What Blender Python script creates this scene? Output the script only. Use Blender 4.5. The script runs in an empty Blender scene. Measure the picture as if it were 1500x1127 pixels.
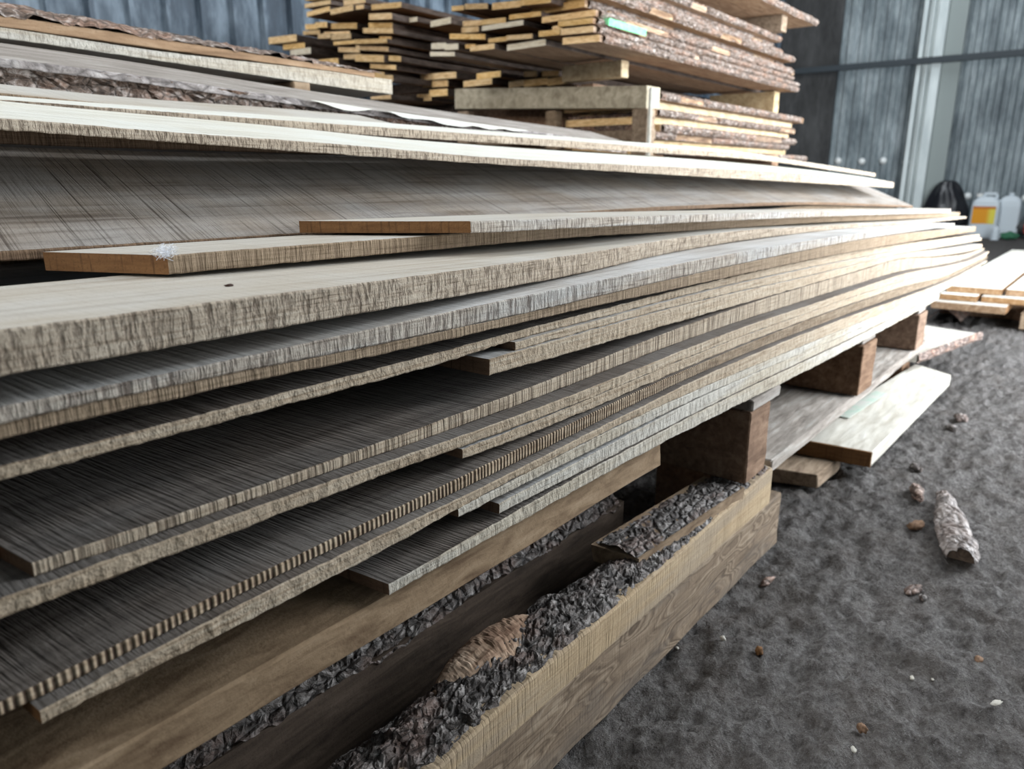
import bpy, bmesh, math, random
from mathutils import Vector, Matrix, noise
from bisect import bisect_right

rnd = random.Random(7)
SC = bpy.context.scene
COL = SC.collection

# ------------------------------------------------------------------ helpers
def obj(name, bm, mats, parent=None, loc=(0, 0, 0), smooth=False):
    me = bpy.data.meshes.new(name)
    bm.normal_update()
    bm.to_mesh(me)
    bm.free()
    o = bpy.data.objects.new(name, me)
    COL.objects.link(o)
    if not isinstance(mats, (list, tuple)):
        mats = [mats]
    for m in mats:
        me.materials.append(m)
    if smooth:
        for p in me.polygons:
            p.use_smooth = True
    if parent is not None:
        o.parent = parent
    else:
        o.location = loc
    return o


def tag(o, label, cat, group=None, kind=None):
    o['label'] = label
    o['category'] = cat
    if group:
        o['group'] = group
    if kind:
        o['kind'] = kind
    return o


def struct(o):
    o['kind'] = 'structure'
    return o


def empty(name, loc):
    o = bpy.data.objects.new(name, None)
    COL.objects.link(o)
    o.location = loc
    o.empty_display_size = 0.05
    return o


def lerp_tab(tab, x):
    if not isinstance(tab, (list, tuple)):
        return tab
    if x <= tab[0][0]:
        return tab[0][1]
    if x >= tab[-1][0]:
        return tab[-1][1]
    i = bisect_right([a for a, b in tab], x) - 1
    (x0, y0), (x1, y1) = tab[i], tab[i + 1]
    # cubic hermite with finite-difference slopes
    def slope(j):
        if j <= 0 or j >= len(tab) - 1:
            j0, j1 = max(j - 1, 0), min(j + 1, len(tab) - 1)
        else:
            j0, j1 = j - 1, j + 1
        return (tab[j1][1] - tab[j0][1]) / (tab[j1][0] - tab[j0][0])
    h = x1 - x0
    t = (x - x0) / h
    m0, m1 = slope(i) * h, slope(i + 1) * h
    t2, t3 = t * t, t * t * t
    return (2*t3 - 3*t2 + 1)*y0 + (t3 - 2*t2 + t)*m0 + (-2*t3 + 3*t2)*y1 + (t3 - t2)*m1


def nz(x, y=0.0, z=0.0):
    return noise.noise(Vector((x, y, z)))


def bx(bm, x0, x1, y0, y1, z0, z1, mi=0):
    v = [bm.verts.new((x, y, z)) for x in (x0, x1) for y in (y0, y1) for z in (z0, z1)]
    for q in ((0, 1, 3, 2), (4, 6, 7, 5), (0, 4, 5, 1), (2, 3, 7, 6), (0, 2, 6, 4), (1, 5, 7, 3)):
        f = bm.faces.new([v[i] for i in q])
        f.material_index = mi
    return v


def hexa(bm, p, mi=0):
    """eight corners: bottom ring of four, top ring of four"""
    v = [bm.verts.new(c) for c in p]
    for q in ((3, 2, 1, 0), (4, 5, 6, 7), (0, 1, 5, 4), (1, 2, 6, 5), (2, 3, 7, 6), (3, 0, 4, 7)):
        f = bm.faces.new([v[i] for i in q])
        f.material_index = mi
    return v


def xsteps(x0, x1, fine, near=1.6):
    xs, x = [x0], x0
    while x < x1 - 1e-6:
        d = fine * (1 + max(0.0, x - near) * 3.0)
        x = min(x1, x + d)
        xs.append(x)
    return xs


def board_bm(x0, x1, yf, top, bot, width, tilt=0.0, skew0=0.0, skew1=0.0, jag=0.0006, fine=0.006,
             seed=0.0, wobble=0.0015, cham=0.0012, org=(0, 0, 0), rear_th=None):
    """one sawn board: long along X, front edge facing -Y, ragged saw-torn arrises.
    material slots: 0 faces, 1 long edges, 2 ends"""
    bm = bmesh.new()
    xs = xsteps(x0, x1, fine)
    rings = []
    L = x1 - x0
    for x in xs:
        y = lerp_tab(yf, x)
        t = lerp_tab(top, x)
        b = lerp_tab(bot, x)
        w = lerp_tab(width, x)
        k = lerp_tab(tilt, x)
        yw = wobble * nz(x * 3.1, seed, 1.7) + 0.4 * wobble * nz(x * 14.0, seed, 5.1)
        j1 = jag * nz(x * 160.0, seed, 2.0) + 1.2 * jag * nz(x * 37.0, seed, 9.0)
        j2 = jag * nz(x * 150.0, seed, 12.0) + 1.2 * jag * nz(x * 31.0, seed, 19.0)
        j3 = jag * nz(x * 170.0, seed, 22.0)
        c = min(cham, (t - b) * 0.3)
        th = (t - b) if rear_th is None else rear_th
        pts = [(y + yw + c * 0.8, b + j2), (y + yw + j3, b + c + 0.5 * j2), (y + yw + j3 * 0.5 + j1 * 0.6, t - c + 0.5 * j1),
               (y + yw + c * 0.8, t + j1 * 0.6 + k * c), (y + 0.35 * w, t + k * 0.35 * w), (y + w * 0.7, t + k * w * 0.7),
               (y + w, t + k * w), (y + w, t + k * w - th), (y + w * 0.5, b + k * w * 0.5)]
        s0 = skew0 * max(0.0, 1 - (x - x0) / min(0.25, L * 0.4))
        s1 = skew1 * max(0.0, 1 - (x1 - x) / min(0.25, L * 0.4))
        ring = []
        for (yy, zz) in pts:
            d = yy - y
            ring.append(bm.verts.new((x + (s0 + s1) * d - org[0], yy - org[1], zz - org[2])))
        rings.append(ring)
    n = len(rings[0])
    mi = [1, 1, 1, 0, 0, 0, 1, 0, 0]
    for a, b_ in zip(rings, rings[1:]):
        for i in range(n):
            j = (i + 1) % n
            f = bm.faces.new((a[i], b_[i], b_[j], a[j]))
            f.material_index = mi[i]
    f = bm.faces.new(rings[0])
    f.material_index = 2
    f = bm.faces.new(list(reversed(rings[-1])))
    f.material_index = 2
    bmesh.ops.recalc_face_normals(bm, faces=bm.faces)
    return bm


def bark_h(p):
    """height of flaky bark: overlapping tilted plates with torn edges"""
    h = 0.0
    for k, a in ((0.8, 0.6), (1.9, 0.4)):
        q = p * k + Vector((nz(p.y * .7, p.z * .7, p.x * .7), nz(p.x * .7, p.y * .7, 5), 0)) * .5
        d, pt = noise.voronoi(q)[:2]
        c = pt[0]
        e = q - c
        tilt = e.x * nz(c.x * 5.1, c.y * 5.3, c.z) + e.y * nz(c.y * 4.1, c.z * 5.7, c.x)
        crack = min(1.0, (d[1] - d[0]) / 0.10)
        h += a * (0.75 * nz(c.x * 3.3, c.y * 3.1, c.z * 3.7) + 0.8 * tilt - 0.35 * (1 - crack))
    return h + 0.22 * noise.fractal(p * 2.2, 0.8, 2.1, 4)


def bark_bm(xs, prof, disp, org=(0, 0, 0), fs=26.0, seed=0.0, lump=0.3):
    """rough flaky bark sheet; prof(x) gives a list of (y, z, ny, nz, weight) points across"""
    bm = bmesh.new()
    rows = []
    for x in xs:
        row = []
        for (y, z, a, b, w) in prof(x):
            p = Vector((x * fs * 1.3, y * fs * 2.0, z * fs * 0.7 + seed))
            h = bark_h(p) + lump * nz(x * 9 + seed, y * 9, z * 9) + .25
            o = disp * h * w
            row.append(bm.verts.new((x - org[0] + .35 * o * nz(p.x, p.y, 7), y + a * o - org[1], z + b * o - org[2])))
        rows.append(row)
    for a, b in zip(rows, rows[1:]):
        for i in range(len(a) - 1):
            bm.faces.new((a[i], b[i], b[i + 1], a[i + 1]))
    return bm


# ------------------------------------------------------------------ materials
class NT:
    def __init__(self, name):
        self.m = bpy.data.materials.new(name)
        self.m.use_nodes = True
        self.t = self.m.node_tree
        self.b = self.t.nodes['Principled BSDF']
        self.tc = self.n('ShaderNodeTexCoord')
        self.oi = None

    def n(self, typ, **kw):
        nd = self.t.nodes.new(typ)
        for k, v in kw.items():
            setattr(nd, k, v)
        return nd

    def l(self, a, b):
        self.t.links.new(a, b)

    def rand(self):
        if self.oi is None:
            self.oi = self.n('ShaderNodeObjectInfo')
        return self.oi.outputs['Random']

    def coord(self, scale, rot=(0, 0, 0), rand=True, src='Object'):
        out = self.tc.outputs[src]
        if rot != (0, 0, 0):
            r = self.n('ShaderNodeVectorRotate', rotation_type='EULER_XYZ')
            r.inputs['Rotation'].default_value = rot
            self.l(out, r.inputs['Vector'])
            out = r.outputs[0]
        mp = self.n('ShaderNodeVectorMath', operation='MULTIPLY')
        mp.inputs[1].default_value = scale
        self.l(out, mp.inputs[0])
        out = mp.outputs[0]
        if rand:
            ad = self.n('ShaderNodeVectorMath', operation='ADD')
            mu = self.n('ShaderNodeMath', operation='MULTIPLY')
            mu.inputs[1].default_value = 173.0
            self.l(self.rand(), mu.inputs[0])
            self.l(out, ad.inputs[0])
            self.l(mu.outputs[0], ad.inputs[1])
            out = ad.outputs[0]
        return out

    def noise(self, scale, rot=(0, 0, 0), detail=3.0, rough=0.55, dist=0.0, rand=True, src='Object'):
        nd = self.n('ShaderNodeTexNoise')
        nd.inputs['Scale'].default_value = 1.0
        nd.inputs['Detail'].default_value = detail
        nd.inputs['Roughness'].default_value = rough
        nd.inputs['Distortion'].default_value = dist
        self.l(self.coord(scale, rot, rand, src), nd.inputs['Vector'])
        return nd.outputs['Fac']

    def voro(self, scale, feature='F1', rand=True, rnd=1.0, out='Distance'):
        nd = self.n('ShaderNodeTexVoronoi', feature=feature)
        nd.inputs['Scale'].default_value = 1.0
        nd.inputs['Randomness'].default_value = rnd
        self.l(self.coord(scale, (0, 0, 0), rand), nd.inputs['Vector'])
        return nd.outputs[out]

    def ramp(self, fac, stops, interp='LINEAR'):
        r = self.n('ShaderNodeValToRGB')
        r.color_ramp.interpolation = interp
        el = r.color_ramp.elements
        el[0].position, el[0].color = stops[0][0], (*stops[0][1], 1)
        el[1].position, el[1].color = stops[-1][0], (*stops[-1][1], 1)
        for p, c in stops[1:-1]:
            e = el.new(p)
            e.color = (*c, 1)
        self.l(fac, r.inputs[0])
        return r.outputs[0]

    def val(self, fac, a, b, lo=0.0, hi=1.0):
        m = self.n('ShaderNodeMapRange')
        m.inputs['From Min'].default_value = a
        m.inputs['From Max'].default_value = b
        m.inputs['To Min'].default_value = lo
        m.inputs['To Max'].default_value = hi
        self.l(fac, m.inputs['Value'])
        return m.outputs[0]

    def mix(self, fac, a, b, mode='MIX'):
        m = self.n('ShaderNodeMix', data_type='RGBA', blend_type=mode)
        if isinstance(fac, (int, float)):
            m.inputs['Factor'].default_value = fac
        else:
            self.l(fac, m.inputs['Factor'])
        for i, c in (('A', a), ('B', b)):
            s = [k for k in m.inputs if k.name == i and k.type == 'RGBA'][0]
            if isinstance(c, tuple):
                s.default_value = (*c, 1)
            else:
                self.l(c, s)
        return [k for k in m.outputs if k.type == 'RGBA'][0]

    def math(self, op, a, b=None):
        m = self.n('ShaderNodeMath', operation=op)
        for i, c in ((0, a), (1, b)):
            if c is None:
                continue
            if isinstance(c, (int, float)):
                m.inputs[i].default_value = c
            else:
                self.l(c, m.inputs[i])
        return m.outputs[0]

    def bump(self, h, strength=0.5, dist=0.001, prev=None):
        b = self.n('ShaderNodeBump')
        b.inputs['Strength'].default_value = strength
        b.inputs['Distance'].default_value = dist
        self.l(h, b.inputs['Height'])
        if prev is not None:
            self.l(prev, b.inputs['Normal'])
        return b.outputs[0]

    def done(self, col, rough=0.85, normal=None, spec=0.15, metal=0.0):
        if isinstance(col, tuple):
            self.b.inputs['Base Color'].default_value = (*col, 1)
        else:
            self.l(col, self.b.inputs['Base Color'])
        if isinstance(rough, (int, float)):
            self.b.inputs['Roughness'].default_value = rough
        else:
            self.l(rough, self.b.inputs['Roughness'])
        self.b.inputs['Specular IOR Level'].default_value = spec
        self.b.inputs['Metallic'].default_value = metal
        if normal is not None:
            self.l(normal, self.b.inputs['Normal'])
        return self.m


def mat_edge(name, lt, md, dk, streak=(300, 40, 22), s_lo=0.36, s_hi=0.6, s_amt=0.8, grain=0.5, grey=None, grey_amt=0.5,
             speck=0.5, bump=0.7):
    """sawn long edge: dark vertical tear marks over a fine horizontal grain"""
    n = NT(name)
    g = n.noise((14, 160, 420), detail=4, rough=0.65)
    s = n.noise(streak, detail=3, rough=0.6)
    s2 = n.noise((110, 40, 30), detail=2)
    pk = n.noise((500, 300, 420), detail=2, rough=0.7)
    pt = n.noise((5, 5, 9), detail=3)
    col = n.mix(n.val(g, 0.36, 0.66), md, lt)
    col = n.mix(n.math('MULTIPLY', n.val(pt, 0.42, 0.7), 0.55), col, md)
    if grey:
        col = n.mix(n.math('MULTIPLY', n.val(n.noise((3.2, 6, 40), detail=3), 0.42, 0.62), grey_amt), col, grey)
    sm = n.math('MULTIPLY', n.val(s, s_hi, s_lo), n.val(s2, 0.3, 0.62, 0.35, 1.0))
    col = n.mix(n.math('MULTIPLY', sm, s_amt), col, dk)
    col = n.mix(n.math('MULTIPLY', n.val(g, 0.42, 0.3), grain), col, dk)
    col = n.mix(n.math('MULTIPLY', n.val(pk, 0.40, 0.30), speck), col, dk)
    h = n.math('ADD', n.math('MULTIPLY', n.val(s, s_lo, s_hi), 1.0), n.math('MULTIPLY', n.math('ADD', g, pk), 0.55))
    return n.done(col, 0.9, n.bump(h, bump, 0.0012))


def mat_face(name, lt, md, dk, saw=(230, 8, 8), rot=(0, 0, 0), saw_amt=0.35, saw_lo=0.34, saw_hi=0.56, bump=0.6, grain=0.35,
             dust=None, dust_amt=0.5, depth=0.0012, fine=0.0):
    """broad sawn face: blade marks across, grain along, dust in patches"""
    n = NT(name)
    g = n.noise((4, 70, 70), detail=4, rough=0.6, dist=0.4)
    s = n.noise(saw, rot=rot, detail=2.5, rough=0.55)
    s2 = n.noise((22, 9, 9), rot=rot, detail=2)
    f = n.noise((420, 420, 420), detail=2, rough=0.7)
    p = n.noise((6, 10, 10), detail=3)
    col = n.mix(n.val(g, 0.36, 0.64), md, lt)
    if dust:
        col = n.mix(n.math('MULTIPLY', n.val(p, 0.38, 0.62), dust_amt), col, dust)
    sm = n.math('MULTIPLY', n.val(s, saw_hi, saw_lo), n.val(s2, 0.32, 0.6, 0.25, 1.0))
    col = n.mix(n.math('MULTIPLY', sm, saw_amt), col, dk)
    col = n.mix(n.math('MULTIPLY', n.val(g, 0.44, 0.28), grain), col, dk)
    col = n.mix(n.math('MULTIPLY', n.val(f, 0.42, 0.3), 0.35), col, dk)
    h = n.math('ADD', n.val(s, saw_lo, saw_hi), n.math('MULTIPLY', n.math('ADD', g, f), 0.35))
    if fine:
        q = n.noise((700, 14, 14), rot=rot, detail=2)
        col = n.mix(n.math('MULTIPLY', n.val(q, 0.5, 0.3), fine), col, dk)
        h = n.math('ADD', h, n.math('MULTIPLY', q, 0.5))
    return n.done(col, 0.85, n.bump(h, bump, depth), spec=0.2)


def mat_end(name, lt, md, dk):
    """sawn end grain"""
    n = NT(name)
    g = n.noise((60, 26, 190), detail=4, rough=0.6)
    s = n.noise((40, 260, 20), detail=2)
    f = n.noise((500, 500, 500), detail=2)
    col = n.mix(n.val(g, 0.35, 0.66), md, lt)
    col = n.mix(n.math('MULTIPLY', n.val(s, 0.44, 0.3), 0.6), col, dk)
    col = n.mix(n.math('MULTIPLY', n.val(f, 0.42, 0.3), 0.4), col, dk)
    return n.done(col, 0.9, n.bump(n.math('ADD', s, f), 0.5, 0.001))


def mat_wood_plain(name, cols, var=0.5, sc=(10, 60, 60), bump=0.4, patch=None, patch_amt=0.6, spec=0.15):
    """sawn timber seen from farther off; each piece a little lighter or darker than the next"""
    n = NT(name)
    g = n.noise(sc, detail=4, rough=0.65, dist=0.6)
    f = n.noise((160, 160, 160), detail=3, rough=0.7)
    col = n.ramp(g, [(0.3, cols[0]), (0.52, cols[1]), (0.72, cols[2])])
    if patch:
        col = n.mix(n.math('MULTIPLY', n.val(n.noise((7, 14, 14), detail=4, rough=0.7), 0.46, 0.6), patch_amt), col, patch)
    col = n.mix(n.math('MULTIPLY', n.val(f, 0.42, 0.28), 0.5), col, cols[0])
    hs = n.n('ShaderNodeHueSaturation')
    n.l(col, hs.inputs['Color'])
    n.l(n.val(n.rand(), 0, 1, 1 - var * 0.5, 1 + var * 0.4), hs.inputs['Value'])
    n.l(n.val(n.math('FRACT', n.math('MULTIPLY', n.rand(), 7.31)), 0, 1, 0.9, 1.12), hs.inputs['Saturation'])
    return n.done(hs.outputs[0], 0.9, n.bump(n.math('ADD', g, f), bump, 0.0015), spec=spec)


def mat_bark(name, dk, md, lt, red, sc=1.0, red_amt=0.5, bump=1.0, gloss=0.65, lt_at=0.56):
    n = NT(name)
    v = n.voro((38 * sc, 70 * sc, 70 * sc), 'DISTANCE_TO_EDGE')
    a = n.noise((55 * sc, 90 * sc, 90 * sc), detail=5, rough=0.7, dist=0.8)
    p = n.noise((13 * sc, 20 * sc, 20 * sc), detail=3)
    f = n.noise((400, 500, 500), detail=2)
    col = n.ramp(a, [(0.34, dk), (0.5, md), (lt_at + 0.1, lt)])
    col = n.mix(n.math('MULTIPLY', n.val(p, 0.48, 0.62), red_amt), col, red)
    col = n.mix(n.math('MULTIPLY', n.val(v, 0.09, 0.0), 0.7), col, dk)
    h = n.math('ADD', n.math('ADD', n.val(v, 0.0, 0.2), n.math('MULTIPLY', a, 1.3)), n.math('MULTIPLY', f, 0.25))
    return n.done(col, gloss, n.bump(h, bump, 0.004), spec=0.35)


TAN_L, TAN_M, TAN_D = (0.52, 0.44, 0.35), (0.37, 0.295, 0.22), (0.085, 0.06, 0.042)
M = {}
M['edge_cross'] = mat_edge('sawn_edge_crosshatched', TAN_L, TAN_M, (0.085, 0.058, 0.04), streak=(260, 50, 75), s_amt=0.8, grain=0.75, speck=0.8, s_hi=0.56)
M['edge_grey'] = mat_edge('sawn_edge_greyed', (0.55, 0.49, 0.42), (0.40, 0.34, 0.28), (0.10, 0.075, 0.062), streak=(280, 45, 55), s_amt=0.85, grain=0.65, grey=(0.5, 0.5, 0.49),
                          grey_amt=0.6)
M['edge_plain'] = mat_edge('sawn_edge_plain', (0.50, 0.42, 0.325), (0.36, 0.275, 0.19), (0.095, 0.062, 0.04), s_amt=0.18, grain=0.6,
                           speck=0.75, streak=(120, 90, 90))
M['edge_brown'] = mat_edge('sawn_edge_brown', (0.37, 0.28, 0.195), (0.26, 0.19, 0.125), (0.09, 0.058, 0.038), s_amt=0.55)
M['edge_tooth'] = mat_edge('sawn_edge_toothed', (0.53, 0.445, 0.345), (0.40, 0.315, 0.228), (0.07, 0.045, 0.03), streak=(240, 12, 8),
                           s_lo=0.4, s_hi=0.56, s_amt=0.85, bump=1.0)
M['edge_dark'] = mat_edge('sawn_edge_dark', (0.26, 0.17, 0.11), (0.17, 0.11, 0.07), (0.05, 0.032, 0.022), s_amt=0.6)
M['edge_white'] = mat_edge('sawn_edge_pale', (0.55, 0.495, 0.405), (0.42, 0.36, 0.28), (0.12, 0.09, 0.065), s_amt=0.4, grain=0.55, speck=0.6,
                           streak=(140, 70, 60), grey=(0.58, 0.57, 0.54), grey_amt=0.5)
# the comb-toothed edge: regular deep blade grooves
_n = NT('sawn_edge_combed')
_w = _n.n('ShaderNodeTexWave', wave_type='BANDS', bands_direction='X')
_w.inputs['Scale'].default_value = 1.0
_w.inputs['Distortion'].default_value = 3.2
_w.inputs['Detail'].default_value = 2.5
_w.inputs['Detail Scale'].default_value = 1.1
_n.l(_n.coord((62, 3, 5), rand=False), _w.inputs['Vector'])
_g = _n.noise((16, 120, 260), detail=3)
_fd = _n.noise((6, 4, 4), detail=2)
_c = _n.mix(_n.val(_g, 0.36, 0.64), (0.27, 0.195, 0.13), (0.42, 0.33, 0.235))
_k = _n.math('MULTIPLY', _n.val(_w.outputs['Fac'], 0.50, 0.22), _n.val(_n.noise((90, 40, 60), detail=3), 0.34, 0.55, 0.3, 0.95))
_c = _n.mix(_k, _c, (0.045, 0.026, 0.018))
M['edge_comb'] = _n.done(_c, 0.9, _n.bump(_n.math('ADD', _w.outputs['Fac'], _n.math('MULTIPLY', _g, 0.4)), 1.0, 0.0018))

M['face_pale'] = mat_face('dusty_pale_face', (0.47, 0.43, 0.37), (0.40, 0.352, 0.292), (0.2, 0.16, 0.115), saw_amt=0.12, bump=0.25, grain=0.25,
                          dust=(0.50, 0.485, 0.455), dust_amt=0.6)
M['face_white'] = mat_face('clean_white_face', (0.66, 0.64, 0.57), (0.58, 0.55, 0.47), (0.30, 0.25, 0.18), saw_amt=0.08, bump=0.2, grain=0.22,
                           dust=(0.68, 0.69, 0.66), dust_amt=0.5)
M['face_saw'] = mat_face('grey_face_diagonal_saw_marks', (0.28, 0.24, 0.20), (0.195, 0.155, 0.122), (0.04, 0.027, 0.02), saw=(250, 1.6, 1.6),
                         rot=(0, 0, math.radians(8)), saw_amt=0.85, saw_lo=0.31, saw_hi=0.43, bump=0.5, grain=0.45,
                         dust=(0.31, 0.297, 0.283), dust_amt=0.6, fine=0.5)
M['face_ridge'] = mat_face('dark_ridged_face', (0.20, 0.168, 0.145), (0.13, 0.106, 0.09), (0.025, 0.018, 0.014), saw=(330, 16, 16),
                           rot=(0, 0, math.radians(-4)), saw_amt=0.5, saw_lo=0.34, saw_hi=0.56, bump=0.6, grain=0.25,
                           dust=(0.22, 0.21, 0.20), dust_amt=0.45, depth=0.002, fine=0.35)
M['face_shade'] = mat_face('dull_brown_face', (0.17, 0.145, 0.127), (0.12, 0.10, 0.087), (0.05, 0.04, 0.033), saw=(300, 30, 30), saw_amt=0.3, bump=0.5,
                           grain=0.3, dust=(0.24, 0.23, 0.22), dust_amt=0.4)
M['face_grey'] = mat_face('grey_dusty_face', (0.47, 0.44, 0.41), (0.36, 0.335, 0.31), (0.14, 0.12, 0.1), saw_amt=0.2, bump=0.35, grain=0.3,
                          dust=(0.52, 0.52, 0.52), dust_amt=0.6)
M['end_tan'] = mat_end('end_grain_tan', (0.20, 0.105, 0.046), (0.145, 0.073, 0.032), (0.065, 0.033, 0.017))
M['end_dark'] = mat_end('end_grain_dark', (0.22, 0.135, 0.085), (0.15, 0.092, 0.06), (0.05, 0.032, 0.022))
M['shade_wood'] = mat_wood_plain('shade_darkened_wood', [(0.035, 0.026, 0.02), (0.075, 0.055, 0.042), (0.12, 0.09, 0.07)], var=0.2)  # wood darkened in its colour to stand for deep shade
M['beam'] = mat_wood_plain('bearer_timber', [(0.11, 0.065, 0.042), (0.21, 0.13, 0.085), (0.30, 0.20, 0.135)], var=0.2)
M['beam_tan'] = mat_wood_plain('tan_beam_timber', [(0.15, 0.10, 0.065), (0.28, 0.20, 0.132), (0.37, 0.275, 0.19)], var=0.15, sc=(14, 60, 60))
M['timber_old'] = mat_wood_plain('weathered_timber', [(0.12, 0.088, 0.062), (0.27, 0.205, 0.15), (0.40, 0.32, 0.24)], var=0.15, sc=(7, 50, 30),
                                 patch=(0.2, 0.17, 0.145))
_n = NT('timber_growth_rings')
_q = _n.noise((2.6, 4, 9), detail=3, rough=0.5, rand=False)
_w = _n.n('ShaderNodeTexNoise')
_w.inputs['Scale'].default_value = 1.0
_w.inputs['Detail'].default_value = 2.0
_v = _n.n('ShaderNodeCombineXYZ')
_n.l(_n.math('MULTIPLY', _q, 46.0), _v.inputs['X'])
_n.l(_v.outputs[0], _w.inputs['Vector'])
_g = _n.noise((9, 80, 260), detail=4, rough=0.65, rand=False)
_s = _n.noise((260, 30, 40), detail=2, rand=False)
_c = _n.ramp(_w.outputs['Fac'], [(0.36, (0.12, 0.086, 0.06)), (0.5, (0.225, 0.165, 0.115)), (0.66, (0.31, 0.24, 0.172))])
_c = _n.mix(_n.math('MULTIPLY', _n.val(_g, 0.47, 0.32), 0.6), _c, (0.07, 0.05, 0.036))
_c = _n.mix(_n.math('MULTIPLY', _n.val(_n.noise((4, 8, 16), detail=4, rough=0.7, rand=False), 0.5, 0.66), 0.6), _c, (0.12, 0.10, 0.085))
_c = _n.mix(_n.math('MULTIPLY', _n.val(_s, 0.42, 0.3), 0.45), _c, (0.08, 0.06, 0.045))
M['timber_rings'] = _n.done(_c, 0.9, _n.bump(_n.math('ADD', _g, _s), 0.6, 0.001))
M['slab_front'] = mat_edge('slab_sawn_front', (0.50, 0.385, 0.25), (0.37, 0.265, 0.16), (0.11, 0.07, 0.042), streak=(210, 30, 14), s_lo=0.34, s_hi=0.5,
                           s_amt=0.12, grain=0.15, speck=0.4, grey=(0.30, 0.25, 0.2), grey_amt=0.5)
M['timber_fresh'] = mat_wood_plain('fresh_slab_timber', [(0.30, 0.21, 0.12), (0.47, 0.36, 0.22), (0.58, 0.47, 0.31)], var=0.1, sc=(14, 40, 40))
M['pallet_grey'] = mat_wood_plain('weathered_pallet_timber', [(0.27, 0.23, 0.165), (0.48, 0.42, 0.315), (0.62, 0.56, 0.44)], var=0.15,
                                  sc=(26, 26, 26))
M['far_end'] = mat_wood_plain('far_board_ends', [(0.55, 0.33, 0.14), (0.80, 0.55, 0.28), (0.90, 0.69, 0.41)], var=0.45, sc=(60, 30, 120))
M['far_end_pale'] = mat_wood_plain('far_board_pale_ends', [(0.62, 0.52, 0.38), (0.80, 0.71, 0.55), (0.88, 0.82, 0.68)], var=0.2, sc=(60, 30, 120))
M['far_face'] = mat_wood_plain('far_board_faces', [(0.17, 0.10, 0.06), (0.30, 0.19, 0.115), (0.40, 0.28, 0.18)], var=0.3)
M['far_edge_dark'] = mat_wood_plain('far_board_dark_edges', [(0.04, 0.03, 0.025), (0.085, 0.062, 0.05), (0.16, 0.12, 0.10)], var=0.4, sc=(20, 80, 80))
M['far_edge_mix'] = mat_wood_plain('far_board_barky_edges', [(0.10, 0.065, 0.045), (0.27, 0.175, 0.115), (0.52, 0.41, 0.28)], var=0.5,
                                   sc=(9, 80, 80))
M['brown_face'] = mat_wood_plain('brown_sawn_face', [(0.20, 0.115, 0.06), (0.34, 0.21, 0.115), (0.46, 0.32, 0.2)], var=0.1, sc=(6, 40, 40))
M['plank_grey'] = mat_wood_plain('grey_plank', [(0.16, 0.135, 0.115), (0.30, 0.265, 0.235), (0.42, 0.39, 0.355)], var=0.15, sc=(7, 60, 60))
M['plank_white'] = mat_wood_plain('pale_plank', [(0.36, 0.33, 0.28), (0.48, 0.455, 0.405), (0.55, 0.53, 0.485)], var=0.05, sc=(6, 50, 50),
                                  patch=(0.40, 0.365, 0.315), patch_amt=0.3)
M['bark_dark'] = mat_bark('dark_pine_bark', (0.03, 0.025, 0.023), (0.11, 0.092, 0.083), (0.36, 0.33, 0.31), (0.20, 0.115, 0.085), red_amt=0.4,
                          lt_at=0.55)
M['bark_red'] = mat_bark('reddish_bark', (0.05, 0.035, 0.03), (0.17, 0.11, 0.085), (0.42, 0.33, 0.28), (0.33, 0.18, 0.12), sc=0.8, red_amt=0.6)
M['bark_far'] = mat_bark('grey_brown_bark', (0.05, 0.038, 0.03), (0.18, 0.125, 0.095), (0.50, 0.44, 0.40), (0.36, 0.20, 0.13), sc=0.8, red_amt=0.45,
                         lt_at=0.55)
M['bark_grey'] = mat_bark('weathered_grey_bark', (0.10, 0.085, 0.08), (0.30, 0.265, 0.25), (0.5, 0.46, 0.44), (0.24, 0.17, 0.14), sc=0.5, red_amt=0.3,
                          bump=0.6)
M['inner_bark'] = mat_wood_plain('peeled_inner_bark', [(0.17, 0.10, 0.07), (0.36, 0.25, 0.18), (0.5, 0.38, 0.29)], var=0.1, sc=(16, 50, 50))
_n = NT('green_paint')
M['paint'] = _n.done(_n.mix(_n.val(_n.noise((60, 60, 60)), 0.3, 0.7), (0.12, 0.50, 0.22), (0.25, 0.68, 0.36)), 0.6)
_n = NT('faded_green_paint')
M['paint_faint'] = _n.done(_n.mix(_n.val(_n.noise((40, 40, 40), detail=4), 0.38, 0.6), (0.37, 0.45, 0.38), (0.46, 0.45, 0.41)), 0.8)
FIT_X = [0.12, 0.2, 0.3, 0.4, 0.5, 0.65, 0.8, 1.0, 1.25, 1.5, 1.9, 2.4, 3.0, 3.6, 4.2]
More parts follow.
